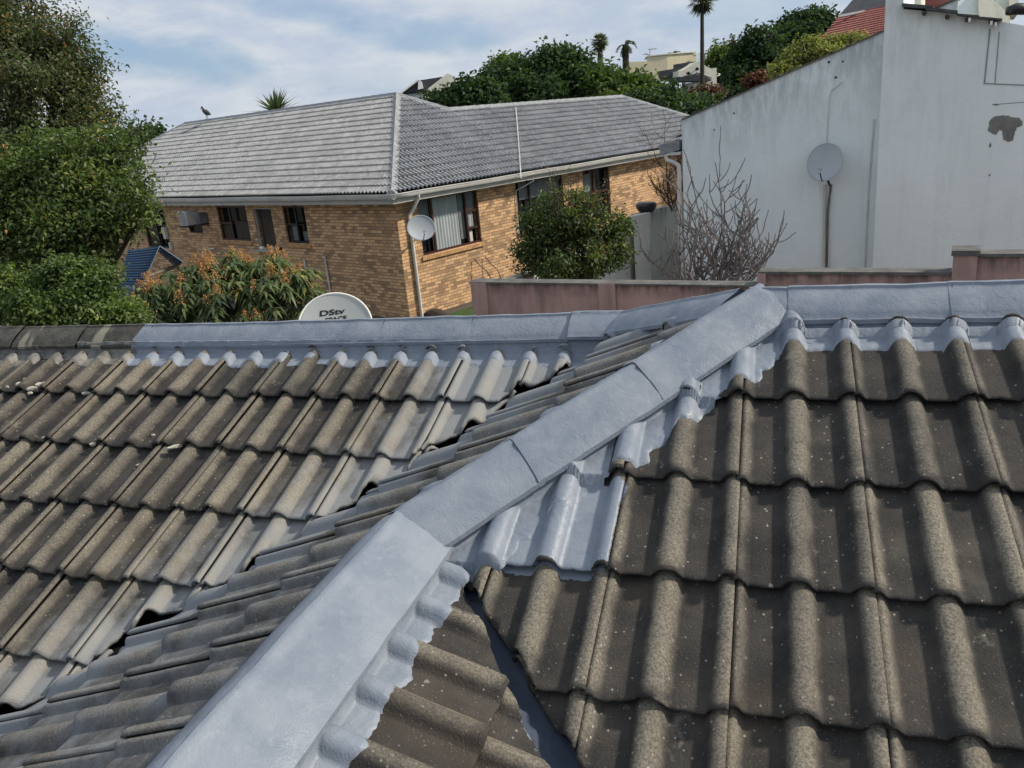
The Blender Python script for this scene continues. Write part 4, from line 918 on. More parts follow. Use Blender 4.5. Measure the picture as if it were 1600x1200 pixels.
# stained boundary wall running back beside the lawn
BW = empty('boundary_wall', at(900, 500, 13), 'stained grey-white boundary wall running back from the pink wall to the white house', 'wall')
def seg_wall(p0, p1, zt0, zt1, th=.1):
    m = MB(); p0, p1 = V3(*p0), V3(*p1); t = unit((p1-p0)*V3(1, 1, 0)); nn = V3(-t[1], t[0], 0); n = 10
    for sd in (1, -1):
        rows = []
        for i in range(n+1):
            q = i/n; p = p0+(p1-p0)*q; z1 = zt0+(zt1-zt0)*q; rows.append([V3(p[0], p[1], z)+nn*th*sd for z in (GZ-.3, z1-1.5, z1-.6, z1-.25, z1-.07, z1)])
        m.grid(rows)
    A = lambda p, z, sd: V3(p[0], p[1], z)+nn*th*sd
    m.poly([A(p0, zt0, 1), A(p1, zt1, 1), A(p1, zt1, -1), A(p0, zt0, -1)]); m.poly([A(p0, GZ, 1), A(p0, GZ, -1), A(p0, zt0, -1), A(p0, zt0, 1)]); m.poly([A(p1, GZ, 1), A(p1, GZ, -1), A(p1, zt1, -1), A(p1, zt1, 1)])
    o = m.build('panel', M['grey_wall'], BW)
    dirt = lambda x, y, z: max(0, min(1, 1-(max(zt0, zt1)-z)/.5)); setdirt(o, dirt); return o
q0, q1, q2, q3, q4 = at(765, 444, 11.9), at(842, 420, 14.0), at(985, 352, 18.2), at(1008, 330, 18.4), at(1062, 318, 20.5)
seg_wall(q0, q1, q0[2], q1[2]); q1b = at(842, 420, 14.0); seg_wall(q1b, q2, at(842, 400, 14)[2], q2[2]); seg_wall(q2, q3, q3[2]-.06, q3[2]); seg_wall(q3, q4, q3[2]+.02, q4[2])
m = MB(); c = at(1003, 334, 17.9); m.box((c[0], c[1], (c[2]+GZ)/2), .28, .16, (c[2]-GZ)/2, unit(q3-q2)*V3(1, 1, 0), (0, 1, 0)); o = m.build('pier', M['grey_wall'], BW); setdirt(o, lambda x, y, z: .1)
# black basin on the wall
c = at(1010, 325, 18.2); R0 = .23
m = MB(); prof2 = [(.0, -.1), (.13, -.1), (.19, -.05), (.23, .02), (.235, .08), (.20, .12), (.10, .135), (0, .137)]
m.grid([[c+V3(cos(t)*r_, sin(t)*r_, z) for r_, z in prof2] for t in np.linspace(0, 2*pi, 25)]); o = m.build('plastic_basin', M['black'], None, 50); tag(o, 'upturned glossy black basin on top of the boundary wall', 'basin')

# ================================================================== WHITE GABLE HOUSE
wgP = at(1290, 420, 16); wd = V3(.982, -.187, 0); wn = V3(-.187, -.982, 0)
def gpx(x, y, P=wgP): return vplane((x, y), P, wd)
WH = empty('white_house', (wgP[0], wgP[1], GZ), 'white plastered gable house wall with sloping parapet and streaky stains', 'house')
def vwall(pts, back, mat, parent, name='wall', dirtf=None, sub=14):
    m = MB(); m.prism(pts, back); o = m.build(name, M[mat], parent)
    bm = bmesh.new(); bm.from_mesh(o.data); bmesh.ops.triangulate(bm, faces=bm.faces)
    for _ in range(5): bmesh.ops.subdivide_edges(bm, edges=[e for e in bm.edges if e.calc_length() > .45], cuts=1)
    bm.to_mesh(o.data); bm.free()
    setdirt(o, dirtf or (lambda x, y, z: 0)); return o
gA, gB = gpx(1065, 188), gpx(1380, 50); ge = unit(gB-gA)
base = lambda p: V3(p[0], p[1], GZ-.3)
gB2 = gA+ge*(np.linalg.norm(gB-gA)+1.2)
def gd(x, y, z):
    t = ((V3(x, y, z)-gA) @ V3(wd[0], wd[1], 0)); zt = gA[2]+t*ge[2]/(ge[:2] @ wd[:2]); return max(0, min(1, 1-(zt-z)/.8))*.55
vwall([base(gA), gA, gB2, base(gB2)], -wn*.25, 'white', WH, 'gable_wall', gd)
m = MB(); m.prism([gA+wn*.03-V3(0, 0, .0), gA+wn*.03+V3(0, 0, .03), gB2+wn*.03+V3(0, 0, .03), gB2+wn*.03], -wn*.31); m.build('coping', M['coping'], WH)
# roof and side wall behind the gable
m = MB(); e0 = gA-V3(0, 0, .35); m.poly([e0-wn*.25-wd*.3, e0-wn*7-wd*.3, gB2-wn*7-V3(0, 0, .35), gB2-wn*.25-V3(0, 0, .35)]); m.build('roof', M['slate'], WH)
m = MB(); m.prism([base(gA)-wn*.25+wd*.002, base(gA)-wn*7, gA-wn*7-V3(0, 0, .6), gA-wn*.25-V3(0, 0, .6)+wd*.002], wd*.2); o = m.build('side_wall', M['white'], WH); setdirt(o, lambda x, y, z: 0)
# boxed eave end with a bent downpipe
bx0 = gpx(1048, 232)+wn*.02; m = MB(); cE = [gpx(1030, 226), gpx(1062, 219), gpx(1062, 234), gpx(1033, 243)]
m.prism([p+wn*.05 for p in cE], -wn*.9); m.build('eave_box', M['gcap'], WH)
m = MB(); m.box(gpx(1052, 240)-wn*.3, .16, .35, .03, wd, wn); m.build('gutter', M['white_metal'], WH)
pipe([gpx(1040, 242)-wn*.0, gpx(1042, 250), gpx(1052, 253), gpx(1060, 258), gpx(1062, 270)+wn*.03, gpx(1062, 300)+wn*.03, V3(*(gpx(1062, 300)+wn*.03)[:2], GZ)], .045, 'pvc', 'downpipe', WH)
# conduit, cable, holes
pipe([gpx(1366, 186)+wn*.02, gpx(1357, 300)+wn*.02, gpx(1351, 425)+wn*.02], .016, 'pvc', 'conduit', WH)
pipe([gpx(1316, 128)+wn*.015, gpx(1308, 135)+wn*.02, gpx(1299, 141)+wn*.02, gpx(1297, 150)+wn*.02, gpx(1294, 190)+wn*.02, gpx(1292, 225)+wn*.02], .009, 'pvc', 'cable', WH)
for (x, y, r_) in [(1295, 97, .03), (1317, 96, .024), (1306, 121, .03), (1147, 177, .025), (1116, 203, .02)]:
    c = gpx(x, y)+wn*.004; m = MB(); m.tube([c-wn*.01, c], [r_, r_*.7], 7); m.build('hole', M['steel'], WH)
# dish on the white wall with rusty pole and pipes
c2 = gpx(1293, 251)+wn*.38
dish('satellite_dish', c2, unit(toCam(c2)+V3(-.25, 0, .32)), .315, 'dish', 'round grey satellite dish on a rusty bracket against the white gable wall', asp=1.12, pole=[gpx(1296, 283)+wn*.15, gpx(1297, 290)+wn*.02], bracket='rust')
pipe([gpx(1289, 288)+wn*.04, gpx(1288, 425)+wn*.04], .028, 'ac', 'pipe', WH); pipe([gpx(1299, 288)+wn*.04, gpx(1294, 330)+wn*.05, gpx(1292, 425)+wn*.05], .022, 'timber', 'pipe', WH)

# taller white block on the right
tP = wgP+wn*.75
def tpx(x, y, o=0.): return vplane((x, y), tP+wn*o, wd)
TB = empty('white_block', tpx(1480, 420), 'tall white plastered block at the right with a patch of bare cement', 'house')
TB.location.z = GZ
tl = tpx(1381, 60); xa = (tl-tP) @ wd
def tw(dx, z): p = tP+wd*dx; return V3(p[0], p[1], z)
def tz(x, y): q = tpx(x, y); return ((q-tP) @ wd, q[2])
topo = [tz(1381, -40), tz(1411, -40), tz(1412, 14), tz(1500, 22), tz(1560, 33), tz(1600, 40), tz(1760, 60)]
topo = [(xa, topo[0][1])]+topo[1:]
pts = [tw(xa, GZ-.3)]+[tw(a, b) for a, b in topo]+[tw(topo[-1][0], GZ-.3)]
vwall(pts, -wn*3.5, 'white2', TB, 'wall', lambda x, y, z: .25 if z > topo[3][1]-.25 else 0)
# recessed frame panel lines (window blocked up): raised borders
r0 = [tz(1546, 45), tz(1537, 131), tz(1600, 135), tz(1760, 140)]
m = MB(); m.prism([tw(*r0[0])+wn*.012, tw(r0[1][0], r0[1][1])+wn*.012, tw(r0[1][0]+.02, r0[1][1])+wn*.012, tw(r0[0][0]+.02, r0[0][1])+wn*.012], -wn*.01); m.prism([tw(*r0[1])+wn*.012, tw(*r0[3])+wn*.012, tw(r0[3][0], r0[3][1]+.014)+wn*.012, tw(r0[1][0], r0[1][1]+.014)+wn*.012], -wn*.01); 
k1, k2 = tz(1561, 50), tz(1554, 131); m.prism([tw(*k1)+wn*.012, tw(*k2)+wn*.012, tw(k2[0]+.012, k2[1])+wn*.012, tw(k1[0]+.012, k1[1])+wn*.012], -wn*.01)
m.build('panel_joint', M['joint'], TB)
# bare cement patch
def patch(pxs, name='cement_patch', mat='patch', o_=.004):
    if len(pxs) > 8:
        q = []
        for i in range(len(pxs)):
            a, b = pxs[i], pxs[(i+1) % len(pxs)]
            for k in range(4): q.append((a[0]+(b[0]-a[0])*k/4+random.uniform(-.7, .7), a[1]+(b[1]-a[1])*k/4+random.uniform(-.7, .7)))
        pxs = q
    pts = [tpx(x, y)+wn*o_ for x, y in pxs]; m = MB(); m.prism(pts, -wn*(o_-.001)); o = m.build(name, M[mat], TB); return o
patch([(1543, 205), (1546, 190), (1553, 182), (1562, 181), (1568, 180), (1574, 181), (1583, 183), (1592, 184), (1598, 190), (1597, 197), (1589, 199), (1586, 207), (1583, 219), (1575, 222), (1568, 219), (1566, 205), (1561, 203), (1557, 211), (1551, 209)])
patch([(1549, 163), (1556, 162), (1562, 163), (1558, 165), (1555, 165)]); patch([(1545, 227), (1548, 222), (1549, 229), (1546, 231)]); patch([(1544, 274), (1548, 271), (1547, 276)]); patch([(1556, 162.6), (1600, 159.2), (1600, 160.2), (1556, 163.4)]) 
# sagging roof sheets along the top edge, with rafters
m = MB()
for (x0, y0, x1, y1, h) in [(1409, 10, 1458, 14, .05), (1446, 15, 1496, 21, .045), (1495, 24, 1530, 27, .03), (1520, 28, 1566, 32, .03)]:
    p, q = tpx(x0, y0, .18), tpx(x1, y1, .18); m.prism([p, q, q+V3(0, 0, h), p+V3(0, 0, h)], -wn*1.2)
m.build('roof_sheet', M['fibre'], TB)
m = MB()
for (x, y) in [(1444, 21), (1480, 27), (1511, 31), (1548, 34), (1556, 36)]:
    c = tpx(x, y, .06); m.tube([c+wn*.10, c-wn*.5], .035, 8)
m.build('rafter_end', M['steel'], TB)
for (x, y) in [(1515, 31), (1549, 36), (1556, 38)]: m = MB(); c = tpx(x, y, .17); m.box(c, .018, .01, .03, wd, wn); m.build('clip', M['rim'], TB)
# things behind the parapet
def bprism(name, px, D, back, mat, label, cat, parent=None):
    pts = [at(x, y, D) for x, y in px]; m = MB(); m.prism(pts, np.array(back, float))
    if parent is None:
        o = m.build(name, M[mat]); tag(o, label, cat)
    else: o = m.build(name, M[mat], parent)
    if M[mat].name in ('cream_plaster', 'pale_plaster', 'white_plaster', 'white_plaster_near'): setdirt(o, lambda x, y, z: 0.1)
    return o
bk = V3(.19, .98, 0)
YH = empty('cream_house', at(1530, 60, 19), 'cream and grey parapets of a house rising behind the tall white block', 'house')
bprism('parapet', [(1408, -30), (1439, -30), (1439, 13), (1408, 13)], 18, bk*2, 'cream2', '', '', YH)
bprism('parapet', [(1467, 18), (1490, 8), (1508, -6), (1530, -14), (1530, 40), (1467, 40)], 19, bk*1, 'white', '', '', YH)
bprism('parapet', [(1529, -20), (1545, -16), (1553, 0), (1566, 12), (1578, 26), (1578, 45), (1529, 45)], 18.8, bk*3, 'cream2', '', '', YH)
bprism('parapet', [(1577, -20), (1592, -20), (1592, 20), (1577, 20)], 20, bk*3, 'cream2', '', '', YH)
bprism('side_wall', [(1553, -20), (1577, -20), (1577, 30), (1560, 30)], 20.5, bk*1, 'white', '', '', YH)
m = MB(); m.tube([at(1574, 22, 17.6), at(1577, 17, 17.6), at(1586, 14, 17.6), at(1625, 14, 17.6)], [.05, .10, .12, .12], 12); o = m.build('rolled_cover', M['black'], None, True); tag(o, 'black rolled cover lying on the parapet at the upper right corner', 'cover')
# red roofed house
RH = empty('red_roof_house', at(1330, 110, 38), 'house with red tiled lower roof and dark slate upper roof behind the white gable', 'house')
def redroof(px, D0, D1, mat, name, rib=True, thick=.12):
    # px: quad bl, br, tr, tl with depths
    bl, br, tr, tl = [at(*p, d) for p, d in zip(px, (D0[0], D0[1], D1[1], D1[0]))]; m = MB(); nu, nv = 60, 15; rows = []
    for i in range(nu*4+1):
        u = i/(nu*4); row = []
        for j in range(nv*2+1):
            v = (j//2+(j % 2)*.96)/nv if j < nv*2 else 1; p = (bl*(1-u)+br*u)*(1-v)+(tl*(1-u)+tr*u)*v
            st = .05*(1-((v*nv) % 1)) if rib else 0; row.append(p+V3(0, 0, (.035*abs(sin(pi*i/4))+st) if rib else 0))
        rows.append(row)
    m.grid(rows); o = m.build(name, M[mat], RH, fix=False); md = o.modifiers.new('t', 'SOLIDIFY'); md.thickness = thick; return o
redroof([(1258, 92), (1400, 60), (1420, 5), (1311, 26)], (33, 30), (36, 33), 'redroof', 'lower_roof')
redroof([(1311, 24), (1420, 4), (1440, -60), (1360, -32)], (36, 33), (39, 36), 'slate', 'upper_roof', False)
bprism('fascia', [(1310, 27), (1420, 6), (1420, 2), (1310, 23.5)], 34.8, bk*.2, 'white_metal', '', '', RH)
bprism('wall', [(1290, 60), (1400, 40), (1400, 150), (1290, 150)], 38, bk*4, 'cream', '', '', RH)
redroof([(1436, 18), (1490, 6), (1520, -20), (1440, -10)], (23, 23), (25, 25), 'redroof', 'far_roof')

# ================================================================== HOUSES ON THE HILL
H1 = empty('yellow_house', at(1000, 130, 74), 'pale yellow flat-walled house with a square tower among the hill trees', 'house')
bprism('wall', [(974, 97), (1012, 95.5), (1012, 135), (974, 135)], 76, V3(-1, 8, 0), 'cream', '', '', H1)
bprism('tower', [(1011, 88), (1043, 84.5), (1043, 125), (1011, 125)], 74, V3(2.4, 1.6, 0), 'cream', '', '', H1)
bprism('parapet', [(1010, 88.5), (1044, 85), (1044, 83.5), (1010, 87)], 73.9, V3(2.4, 1.6, 0), 'cream2', '', '', H1)
H2 = empty('gabled_house', at(1090, 150, 66), 'white gabled house with grey slate roofs on the hill beside the tall palm', 'house')
bprism('gable_wall', [(1060, 111), (1066, 110), (1076, 105), (1088, 97), (1098, 101), (1111, 107), (1119.5, 106), (1120, 141), (1112, 141), (1112, 119), (1092, 111), (1078, 120), (1060, 120)], 66, V3(-.6, 1.0, 0), 'cream2', '', '', H2)
bprism('main_roof', [(1026, 112), (1060, 106), (1084, 98), (1076, 107), (1064, 113), (1060, 119), (1030, 123)], 67, V3(-.6, 6, 0), 'slate', '', '', H2)
bprism('upper_roof', [(1052, 101), (1083, 96), (1086, 99), (1074, 105), (1052, 108)], 68, V3(-.6, 6, 0), 'slate', '', '', H2)
bprism('porch_roof', [(1062, 120.5), (1082, 117.5), (1087, 115), (1111, 125), (1111, 126.5), (1062, 127)], 65, V3(-1, 1.0, 0), 'slate', '', '', H2)
bprism('porch_wall', [(1086, 128.5), (1112, 126), (1112, 141), (1086, 141)], 65.3, V3(-1, .8, 0), 'cream2', '', '', H2)
bprism('barge_board', [(1082, 117), (1088, 112.5), (1112, 121), (1112, 118.5), (1092, 110.5), (1086, 112)], 65.2, V3(-.1, .3, 0), 'rim', '', '', H2)
bprism('eave', [(1120, 113), (1126, 115), (1126, 118), (1121, 119)], 66.5, V3(-.5, 2, 0), 'rim', '', '', H2)
bprism('balcony', [(1121, 130), (1134, 128.5), (1134, 130), (1121, 132)], 66.5, V3(-.5, 2, 0), 'rim', '', '', H2)
m = MB(); cw = at(1089.5, 109, 65.9); m.prism([cw+unit(_r)*.13*cos(t)+V3(0, 0, .2*sin(t)) for t in np.linspace(0, pi, 9)], V3(-.05, .1, 0)); m.build('window', M['glass'], H2)
bprism('hill_house', [(1070, 88), (1096, 81), (1120, 83), (1120, 120), (1070, 120)], 88, V3(-4, 8, 0), 'white', 'flat grey house wall behind the tall palm trunk on the hill', 'house')
H4 = empty('terracotta_house', at(1140, 150, 52), 'low terracotta tiled roof between the hill trees and the white gable', 'house')
bprism('roof', [(1121, 143), (1135, 139), (1146, 140), (1150, 147), (1122, 151)], 52, V3(-.6, 5, 0), 'orangeroof', '', '', H4); bprism('wall', [(1116, 151), (1150, 148), (1180, 141), (1180, 190), (1116, 190)], 51.5, V3(-.6, 5, 0), 'grey_wall', '', '', H4)
H5 = empty('slate_house', at(665, 150, 62), 'dark slate roof with cream gable end poking above the brick house roof', 'house')
bprism('roof', [(622, 147), (652, 126), (690, 120), (664, 142)], 62, V3(-1, 5, 0), 'slate', '', '', H5)
bprism('gable', [(664, 142), (699, 114.5), (718, 124), (718, 165), (664, 165)], 61.8, V3(-1.5, 5, 0), 'cream2', '', '', H5)
bprism('wall', [(622, 149), (664, 143), (664, 170), (622, 170)], 62.5, V3(-1.5, 5, 0), 'white', '', '', H5)
bprism('verge', [(620, 148.5), (652, 124), (655, 125), (624, 148.5)], 61.7, V3(-.3, 1, 0), 'rim', '', '', H5)
bprism('chimney', [(653, 140), (653.5, 128), (656, 125), (659, 128), (661, 138)], 61.5, V3(-.3, .8, 0), 'rim', '', '', H5)
# antenna
m = MB(); a0 = at(1015, 90, 76); m.tube([at(1015.5, 92, 76), at(1015.5, 77, 76)], .05, 5); m.tube([at(1013, 77, 76), at(1026, 76, 76)], .045, 5); o = m.build('antenna', M['alu']); tag(o, 'thin TV antenna on the yellow house on the hill', 'antenna')

# ================================================================== PLANTS
def leafmesh(name, pos, nrm, L, Wd, mat, lv, parent=None, droop=0.0, axis=None, fold=.25):
    n = len(pos); pos = np.asarray(pos); nrm = np.asarray(nrm); nrm /= np.linalg.norm(nrm, axis=1)[:, None]+1e-9
    if axis is None: axis = RNG.normal(size=(n, 3))
    axis = axis-nrm*np.sum(axis*nrm, 1)[:, None]; axis /= np.linalg.norm(axis, axis=1)[:, None]+1e-9
    side = np.cross(nrm, axis); L = np.broadcast_to(L, n)[:, None]*RNG.uniform(.7, 1.25, (n, 1)); Wd = np.broadcast_to(Wd, n)[:, None]
    dz = np.zeros((n, 3)); dz[:, 2] = -droop
    v = np.empty((n, 4, 3)); v[:, 0] = pos; v[:, 1] = pos+axis*L*.45+side*Wd*.5+nrm*Wd*fold; v[:, 2] = pos+axis*L+dz*L; v[:, 3] = pos+axis*L*.45-side*Wd*.5+nrm*Wd*fold
    me = bpy.data.meshes.new(name); me.vertices.add(n*4); me.vertices.foreach_set('co', v.reshape(-1)); me.loops.add(n*4); me.loops.foreach_set('vertex_index', np.arange(n*4, dtype=np.int32))
    me.polygons.add(n); me.polygons.foreach_set('loop_start', np.arange(n, dtype=np.int32)*4); me.polygons.foreach_set('loop_total', np.full(n, 4, np.int32)); me.update(); me.validate()
    addattr(me, 'lv', np.repeat(np.clip(lv, 0, 1), 4)); return link(name, me, M[mat], parent)
def crown(name, blobs, nclus, per, csize, L, Wd, mat, parent, lvbase=.45, droop=.2, shell=.55, upb=.5, spread=.22, lobes=26):
    P_, N_, V_ = [], [], []
    vol = np.array([b[1]**2*b[2] if 0 else b[1]*b[2] for b in blobs]); vol = vol/vol.sum()
    for b, w in zip(blobs, vol):
        c, rx, rz = b[0], b[1], b[2]; k = max(3, int(nclus*w)); nl = lobes; ld = RNG.normal(size=(nl, 3)); ld /= np.linalg.norm(ld, axis=1)[:, None]
        lc = c+ld*np.array([rx, rx, rz])*RNG.uniform(.35, .92, (nl, 1)); lr = RNG.uniform(.14, .30, nl); lt_ = RNG.normal(0, .17, nl)
        d = RNG.normal(size=(k, 3))+np.array([0, 0, .45]); d /= np.linalg.norm(d, axis=1)[:, None]; li = RNG.integers(0, nl, k)
        rad = RNG.uniform(shell, 1.08, k)**.6
        cc = lc[li]+d*(rad*lr[li])[:, None]*np.array([rx, rx, rz])
        tone = RNG.normal(0, .09, k)+lt_[li]
        for j in range(k):
            m_ = RNG.normal(size=(per, 3))*csize*np.array([1, 1, .7]); P_.append(cc[j]+m_); N_.append(d[j]*.5+V3(0, 0, upb)+RNG.normal(size=(per, 3))*.55); V_.append(np.full(per, lvbase+tone[j])+RNG.normal(0, spread*.6, per))
    P_ = np.concatenate(P_); N_ = np.concatenate(N_); V_ = np.concatenate(V_)
    return leafmesh(name, P_, N_, L, Wd, mat, V_, parent, droop)
def bpx(x, y, r_, D, rz=None): return (at(x, y, D), r_/FPX*D, (rz or r_)/FPX*D)
def limbs(m, base, blobs, r0, seed=1):
    rnd = random.Random(seed)
    for b in blobs:
        c = b[0]; mid = base+(c-base)*.5+V3(rnd.uniform(-.2, .2), rnd.uniform(-.2, .2), rnd.uniform(-.1, .2)); m.tube([base, base+(mid-base)*.5+V3(0, 0, .1), mid, c], [r0, r0*.75, r0*.5, r0*.12], 7)
        for _ in range(7):
            d = unit(V3(rnd.gauss(0, 1), rnd.gauss(0, 1), rnd.gauss(.3, .8))); q = c+d*b[1]*.95; st = mid+(c-mid)*rnd.uniform(.4, 1); m.tube([st, (st+q)/2+V3(0, 0, .05), q], [r0*.22, r0*.12, r0*.04], 5)
def tree(name, blobs, base, label, cat, nclus, per, csize, L, Wd, mat, r0=.12, group=None, trunk=True, lvbase=.45, droop=.2, shell=.55, **k):
    base = V3(*base); root = empty(name, base, label, cat, group); crown('crown', blobs, nclus, per, csize, L, Wd, mat, root, lvbase, droop, shell, **k)
    if trunk:
        top = base+(np.mean([b[0] for b in blobs], 0)-base)*V3(.7, .7, .55); m = MB(); m.tube([base-V3(0, 0, .2), base+(top-base)*.5+V3(.06, 0, 0), top], [r0*1.3, r0, r0*.8], 9); limbs(m, top, blobs, r0*.6); m.build('trunk', M['bark'], root, 60)
    return root
gb = lambda x, y, D: V3(*at(x, y, D)[:2], gz(*at(x, y, D)[:2]))
# big old tree, upper left
bl = [bpx(20, 45, 62, 14), bpx(95, 75, 52, 14.2), bpx(40, 130, 70, 13.6), bpx(110, 150, 52, 14), bpx(135, 105, 26, 14.2, 16), bpx(-60, 90, 90, 14), bpx(20, 215, 60, 13.8), bpx(120, 205, 42, 13.8), bpx(60, 20, 20, 14.4), bpx(-50, 240, 80, 14), bpx(-20, -40, 70, 14.3), bpx(112, 48, 12, 14.2, 7), bpx(150, 178, 26, 13.9, 16)]
tree('broadleaf_tree', bl, gb(-60, 400, 14), 'tall olive-brown tree filling the upper left corner', 'tree', 1350, 34, .17, .09, .036, 'leaf_old', .2, lvbase=.5, shell=.35)
bl = [bpx(40, 290, 70, 12.4), bpx(130, 270, 62, 12.2), bpx(195, 290, 30, 12), bpx(110, 350, 62, 12), bpx(30, 380, 60, 12), bpx(175, 345, 40, 11.9), bpx(185, 240, 28, 12.3), bpx(-50, 330, 80, 12.3), bpx(210, 315, 20, 11.8), bpx(135, 400, 30, 11.9, 18), bpx(218, 345, 16, 11.8, 10), bpx(80, 240, 38, 12.6), bpx(160, 220, 18, 12.4)]
tree('broadleaf_tree', bl, gb(40, 480, 12.2), 'sunlit green tree with reddish shoots below the tall olive-brown tree', 'tree', 1350, 32, .16, .08, .038, 'leaf_bright', .17, lvbase=.42, shell=.4)
# sparse shoots above the green tree
m = MB(); root = empty('sapling', gb(120, 420, 12.9), 'thin sapling shoots poking up against the sky left of the grey roof', 'sapling'); sp_, sn_ = [], []
for (x0, y0, x1, y1) in [(180, 215, 190, 163), (200, 215, 212, 178), (190, 225, 234, 190), (205, 230, 226, 205), (170, 210, 180, 180), (215, 240, 238, 202)]:
    a, b = at(x0, y0, 12.5), at(x1, y1, 12.5); m.tube([a, (a+b)/2+V3(.02, 0, .02), b], [.012, .008, .003], 5)
    for k in range(46): q = random.uniform(.1, 1.03); sp_.append(a+(b-a)*q+RNG.normal(size=3)*.035); sn_.append(RNG.normal(size=3)+V3(0, 0, .5))
m.tube([V3(*root.location), at(150, 330, 12.7), at(190, 230, 12.5)], [.05, .035, .02], 6)
m.build('trunk', M['bark'], root); leafmesh('crown', np.array(sp_), np.array(sn_), .08, .03, 'leaf_old', RNG.normal(.4, .15, len(sp_)), root)
bl = [bpx(30, 455, 48, 9.6), bpx(100, 440, 40, 9.4), bpx(150, 452, 36, 9.3), bpx(70, 500, 60, 9.2), bpx(150, 500, 55, 9.1), bpx(200, 492, 20, 9.2), bpx(-40, 470, 60, 9.5), bpx(185, 505, 36, 9.0), bpx(120, 425, 22, 9.4, 14)]
tree('garden_hedge', bl, gb(80, 540, 9.4), 'bright green leafy hedge right behind the unpainted end of the ridge', 'hedge', 1300, 30, .085, .06, .032, 'leaf_hedge', .07, lvbase=.45)
bl = [bpx(222, 222, 20, 40), bpx(205, 230, 22, 41), bpx(238, 215, 14, 41), bpx(195, 260, 30, 40)]
tree('distant_tree', bl, gb(215, 300, 40), 'small dark tree between the left tree and the grey roof', 'tree', 130, 26, .35, .28, .18, 'leaf_far', .15)
# flowering mango tree behind the ridge
bl = [bpx(250, 484, 42, 10.2), bpx(300, 455, 44, 10.2), bpx(360, 440, 42, 10.3), bpx(415, 442, 44, 10.2), bpx(460, 455, 38, 10.2), bpx(340, 490, 60, 10), bpx(430, 490, 55, 10), bpx(240, 510, 40, 10), bpx(385, 424, 26, 10.3, 14), bpx(480, 445, 20, 10.2, 30), bpx(325, 428, 24, 10.3, 12)]
root = empty('mango_tree', gb(370, 540, 10.2), 'mango tree with long drooping leaves and orange flower heads behind the left ridge', 'tree')
P_, N_, A_2, V_, F_, FN, FV = [], [], [], [], [], [], []
for b in bl:
    for _ in range(int(26*(b[1]/.35)**2)+6):
        d = unit(RNG.normal(size=3)+V3(0, -.2, .35)); c = b[0]+d*V3(b[1], b[1], b[2])*RNG.uniform(.75, 1.05); tn = RNG.normal(.5, .16)
        for k in range(17):
            th = 2*pi*k/17+RNG.uniform(-.3, .3); ax_ = V3(cos(th), sin(th), RNG.uniform(-.75, .25)); P_.append(c+RNG.normal(size=3)*.025); A_2.append(ax_); N_.append(V3(0, 0, 1)+ax_*.3+RNG.normal(size=3)*.2); V_.append(tn+RNG.normal(0, .1))
        if RNG.random() < .26 and d[2] > -.1:
            hgt = RNG.uniform(.10, .20)
            for k in range(95):
                q = RNG.random(); F_.append(c+V3(0, 0, .03+q*hgt)+RNG.normal(size=3)*V3(.048, .048, .012)*(1.1-q)); FN.append(RNG.normal(size=3)); FV.append(RNG.random()*.6+RNG.random()*.4)
leafmesh('crown', np.array(P_), np.array(N_), .165, .040, 'leaf_mango', np.array(V_), root, .35, np.array(A_2), .1); leafmesh('flower_head', np.array(F_), np.array(FN), .022, .016, 'flower', np.array(FV), root)
m = MB(); rb = V3(*root.location); tpz = at(370, 500, 10.2); m.tube([rb, tpz], [.12, .09], 8); limbs(m, tpz, bl, .05, 3); m.build('trunk', M['bark'], root, 60)
# dark shrub in front of the brick house
bl = [bpx(850, 375, 46, 13), bpx(900, 350, 48, 13), bpx(945, 375, 40, 13), bpx(880, 405, 58, 12.9), bpx(935, 410, 42, 12.8), bpx(840, 340, 28, 13), bpx(905, 315, 22, 13.1), bpx(965, 350, 20, 13), bpx(828, 400, 28, 13), bpx(862, 310, 14, 13.1, 18), bpx(930, 325, 16, 13, 18), bpx(972, 395, 14, 12.9)]
rs = tree('garden_shrub', bl, gb(890, 500, 13), 'dark green bushy shrub in front of the sunlit brick wall', 'shrub', 640, 22, .085, .075, .036, 'leaf_shrub', .07, lvbase=.45, shell=.3)
m = MB(); rnd = random.Random(4); bs_ = V3(*rs.location); sp_, sn_ = [], []
for k in range(42):
    x = 830+rnd.uniform(0, 140); y = rnd.uniform(262, 312) if 850 < x < 960 else rnd.uniform(320, 360); b = at(x, y, 12.8+rnd.uniform(-.3, .3)); a = at(890+(x-890)*.35, 430, 13); m.tube([bs_, a, (a+b)/2+V3(rnd.uniform(-.08, .08), 0, .1), b], [.02, .012, .008, .003], 5)
    for j in range(16): q = rnd.uniform(.45, 1); sp_.append((a+(b-a)*q)+RNG.normal(size=3)*.05); sn_.append(RNG.normal(size=3))
m.build('stems', M['bark'], rs); leafmesh('shoot_leaves', np.array(sp_), np.array(sn_), .06, .022, 'leaf_old', RNG.normal(.6, .2, len(sp_)), rs)
